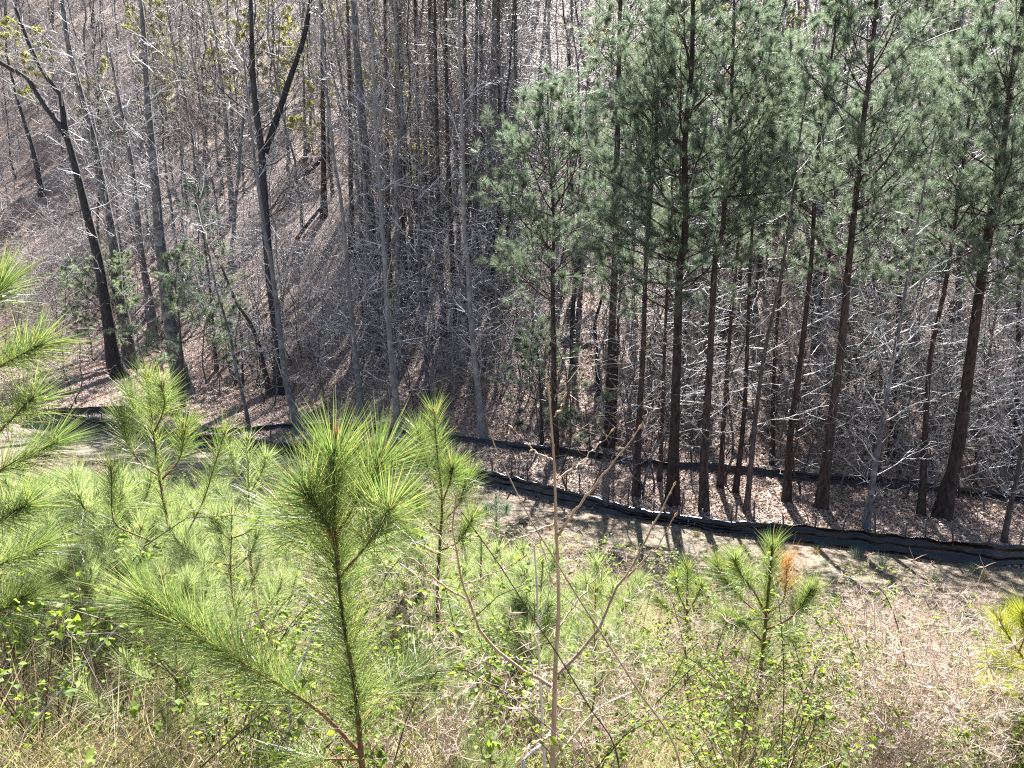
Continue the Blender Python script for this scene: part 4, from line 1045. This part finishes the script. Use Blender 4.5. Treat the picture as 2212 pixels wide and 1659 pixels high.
stick_plant('weed_stalk', 'slim grey weed stalk standing straight on the right bank', 'weed', 4.8, [(1868, 1650), (1868, 1520), (1872, 1400), (1870, 1280)], .0045, .002, 'deadgrey', [([(1870, 1440), (1850, 1400), (1846, 1380)], .1, .0015)], 447, buds=False)
stick_plant('bramble_cane', 'upright black cane with sparse leaves left of the straight weed stalk', 'bramble', 4.8, [(1800, 1650), (1805, 1540), (1808, 1440), (1811, 1365)], .005, .002, 'cane', [([(1806, 1500), (1790, 1470), (1780, 1440)], .05, .0015)], 448, buds=False)
for k, (a, b, lab) in enumerate([((620, 1500), (700, 1310), 'pale dead stick leaning behind the largest pine'), ((410, 1660), (470, 1480), 'bleached broad stalk at the bottom, left of three'), ((480, 1660), (480, 1490), 'bleached broad stalk at the bottom, middle of three'), ((510, 1660), (545, 1490), 'bleached broad stalk at the bottom, right of three'), ((960, 1665), (1040, 1490), 'pale dry grass stalk bent over below the budding sapling'), ((1200, 1640), (1365, 1495), 'straw coloured blade crossing low over the tan weed stalk'), ((1130, 1640), (1190, 1580), 'thick pale broken stub beside the foot of the budding sapling')]):
    rr = np.random.default_rng(460 + k); Yd = 3.4 if k in (1, 2, 3) else 3.0
    A, B = at_y(*a, Yd), at_y(*b, Yd + .35)
    A[2] = min(A[2], float(H(A[0], A[1])) + .0) if k in (1, 2, 3) else A[2]
    P = root_to_ground(resample(np.array([A, (A + B) / 2 + rr.normal(0, .02, 3), B]), 8)); V, F = tube(P - P[0], np.linspace(.0075, .004, len(P)) * (1.4 if k == 6 else 1), 6, .08, rr)
    tag(obj('dead_stalk', make_mesh('dead_stalk', V, [F], M['straw' if k in (4, 5) else 'deadgrey']), loc=P[0]), lab, 'stalk')

# ------------------------------------------------------------------ brambles, weeds and grass on the near bank
bram = []
for k in range(6):
    rr = np.random.default_rng(700 + k)
    mb, lf = MB(), []
    for q in range(6):
        a = rr.uniform(0, 6.28); L = rr.uniform(.7, 1.3); o = np.array([math.cos(a), math.sin(a), 0])
        P = resample(np.array([[0, 0, -.05], o * L * .2 + [0, 0, L * .5], o * L * .5 + [0, 0, L * .72], o * L * .9 + [0, 0, L * .6]]) + rr.normal(0, .02, (4, 3)), 10)
        V, F = tube(P, np.linspace(.0035, .0015, 10), 4); mb.add(V, F)
        for i in range(2, 10):
            for z in range(rr.integers(1, 4)):
                e = rr.standard_normal(3); e[2] = abs(e[2]) * .6; tip = P[i] + unit(e) * rr.uniform(.03, .10)
                V2, F2 = tube(np.array([P[i], (P[i] + tip) / 2 + [0, 0, .01], tip]), .0011, 3); mb.add(V2, F2)
                for _ in range(rr.integers(2, 6)): lf.append(tip + rr.normal(0, .02, 3))
    c = np.array(lf); n = len(c)
    V, T = leafquads(c, np.array([0, -.2, 1.]) + rr.normal(0, .5, (n, 3)), rr.uniform(.022, .045, n), rr.uniform(.014, .028, n), rr)
    bram.append((mb.mesh('canes', M['cane']), make_mesh('leaves', V, [T], M['leaf'])))
def scatter_things(pts, lib, names, cat, objname, group, seed, pn, sc):
    rr = np.random.default_rng(seed); first = {}
    for x, y in pts:
        k = int(rr.integers(len(lib))); z = float(H(x, y)) - .01
        lab = names[k] + ' ' + bank_zone(x, y)
        s = rr.uniform(*sc); rz = rr.uniform(0, 6.28)
        if k not in first:
            e = empty(objname, (x, y, z)); tag(e, lab, cat, group); e.rotation_euler = (0, 0, rz); e.scale = (s,) * 3
            for nm, me_ in zip(pn, lib[k]): part(nm, me_, e)
            first[k] = e
        else: dup(first[k], (x, y, z), rz, s, lab)
scatter_things(np.vstack([near_spots(90, .5, 8, 711), near_spots(30, 6, 13, 712), near_spots(36, .5, 7, 714, (1450, 2300))]), bram, ['leafy bramble of arching dark canes', 'spreading leafy bramble', 'tall leafy bramble', 'low leafy bramble', 'sparse leafy bramble', 'tangled leafy bramble'], 'bramble', 'bramble', 'leafy brambles over the near bank', 713, ('canes', 'leaves'), (.6, 1.15))

weeds = []
for k in range(5):
    rr = np.random.default_rng(740 + k); mb, segs, fl = MB(), [], []
    for q in range(9):
        a = rr.uniform(0, 6.28); L = rr.uniform(.6, 1.1); o = np.array([math.cos(a), math.sin(a), 0]) * rr.uniform(.05, .35)
        grow(np.array([0, 0, -.03]), unit(o + [0, 0, 1.]), L, .0022, 1, segs, rr, -.01, .14, (20, 45), .8, .12)
    V, F = prisms([s[0] for s in segs], [s[1] for s in segs], np.maximum([s[2] for s in segs], .0012), np.maximum([s[3] for s in segs], .0010)); mb.add(V, F)
    P = np.array([s[1] for s in segs]); P = P[P[:, 2] > .3]
    c = P[rr.integers(len(P), size=1500)]
    V, T = blades(c, rr.normal(0, .8, (1500, 3)) + [0, 0, .5], rr.uniform(.03, .09, 1500), .003, .5, .15, rr)
    weeds.append((mb.mesh('stalks', M['weed']), make_mesh('plumes', V, [T], M['weed'])))
wp = np.vstack([near_spots(60, 2, 11, 751, (1720, 2300)), near_spots(26, 9, 20, 752, (1200, 2300)), near_spots(60, 1, 12, 753, (700, 1700)), near_spots(30, 8, 20, 754, (-50, 900))])
scatter_things(wp, weeds, ['feathery dry weed clump', 'wispy dry weed clump', 'bent dry weed clump', 'pale dry weed clump', 'leaning dry weed clump'], 'weed', 'dry_weed', 'feathery dry weeds on the bank', 755, ('stalks', 'plumes'), (.6, 1.15))

def blades_field(name, n, s0, s1, seed, L, w, mat, label, cat, flat=.6, xr=None):
    p = near_spots(n, s0, s1, seed, xr); rr = np.random.default_rng(seed + 5)
    if name in ('dry_grass', 'tall_straw'):
        _d = p[:, 1] * math.cos(PITCH) - (H(p[:, 0], p[:, 1]) - CAMZ) * math.sin(PITCH); _p = W2 / 2 + FPX * p[:, 0] / _d
        p = p[rr.random(n) > .6 * np.clip((_p - 1350) / 250, 0, 1)]; n = len(p)
    c = np.column_stack([p[:, 0], p[:, 1], H(p[:, 0], p[:, 1]) - .01])
    d = rr.normal(0, flat, (n, 3)); d[:, 2] = rr.uniform(.25, 1.0, n)
    V, T = blades(c, d, rr.uniform(*L, n), rr.uniform(*w, n), .5, .12, rr)
    tag(obj(name, make_mesh(name, V, [T], M[mat])), label, cat, None, 'stuff')
blades_field('dry_grass', 70000, .5, 9, 761, (.15, .6), (.002, .0045), 'straw', 'matted dry straw covering the near bank', 'dry grass', .9)
blades_field('fine_grass', 120000, .5, 12, 770, (.12, .45), (.0016, .0032), 'finegrass', 'fine pale green grass matting the near bank', 'grass', .75)
blades_field('tall_straw', 6500, .5, 12, 768, (.4, .95), (.0022, .0045), 'straw', 'tall pale dry stems standing over the near bank', 'dry stems', .38)
blades_field('bank_grass', 90000, 11, 29, 763, (.06, .26), (.004, .009), 'grass', 'short sparse grass on the lower bank before the fence', 'grass', .7)
tufts = []
for k in range(4):
    rr = np.random.default_rng(780 + k); n = 150
    b = np.column_stack([rr.normal(0, .05, n), rr.normal(0, .05, n), np.zeros(n) - .02]); d_ = rr.normal(0, .35, (n, 3)); d_[:, 2] = 1
    V, T = blades(b, d_, rr.uniform(.15, .5, n), .006, .6, .2, rr)
    tufts.append((make_mesh('blades', V, [T], M['grass' if k % 2 else 'needle_far']),))
scatter_things(np.vstack([near_spots(70, 11, 25, 785, (1000, 2300)), near_spots(25, 11, 25, 786, (-50, 1000))]), tufts, ['dark green grass tuft', 'olive brown grass tuft', 'wide dark green grass tuft', 'wide olive brown grass tuft'], 'grass tuft', 'grass_tuft', 'grass tufts on the lower bank', 787, ('blades',), (.6, 1.3))
# loose dead sticks lying in the undergrowth
rr = np.random.default_rng(790)
for k, (x, y) in enumerate(np.vstack([near_spots(34, .3, 3.2, 791, (-40, 900)), near_spots(14, .3, 4, 792, (900, 2250))])):
    z = float(H(x, y)); L = rr.uniform(.4, 1.1); a = rr.normal(.5, .5); el = rr.uniform(.1, .75)
    dv = np.array([math.cos(a) * math.cos(el), math.sin(a) * math.cos(el) * .6, math.sin(el)])
    P = resample(np.array([[0, 0, -.03], dv * L * .5 + rr.normal(0, .02, 3), dv * L]), 7)
    V, F = tube(P, np.linspace(1, .5, 7) * rr.uniform(.0025, .006), 5, .08, rr)
    dk = rr.random() < .45
    tag(obj('dead_stick', make_mesh('dead_stick', V, [F], M['cane' if dk else 'deadgrey']), loc=(x, y, z)), ('dark fallen stick ' if dk else 'bleached fallen stick ') + bank_zone(x, y) + (', rising steeply' if el > .45 else ', lying low'), 'stick', 'dead sticks in the undergrowth')
p = near_spots(18000, .5, 11, 765); rr = np.random.default_rng(766); n = len(p)
c = np.column_stack([p[:, 0], p[:, 1], H(p[:, 0], p[:, 1]) + np.abs(rr.normal(0, .16, n))])
V, T = leafquads(c, np.array([0, -.3, 1.]) + rr.normal(0, .5, (n, 3)), rr.uniform(.014, .036, n), rr.uniform(.010, .022, n), rr)
tag(obj('ground_vines', make_mesh('ground_vines', V, [T], M['leaf'])), 'small yellow green leaves of vines over the near bank', 'ground cover', None, 'stuff')
print('objects', len(bpy.data.objects), 'tris', sum(len(m.loops) for m in bpy.data.meshes) // 3)
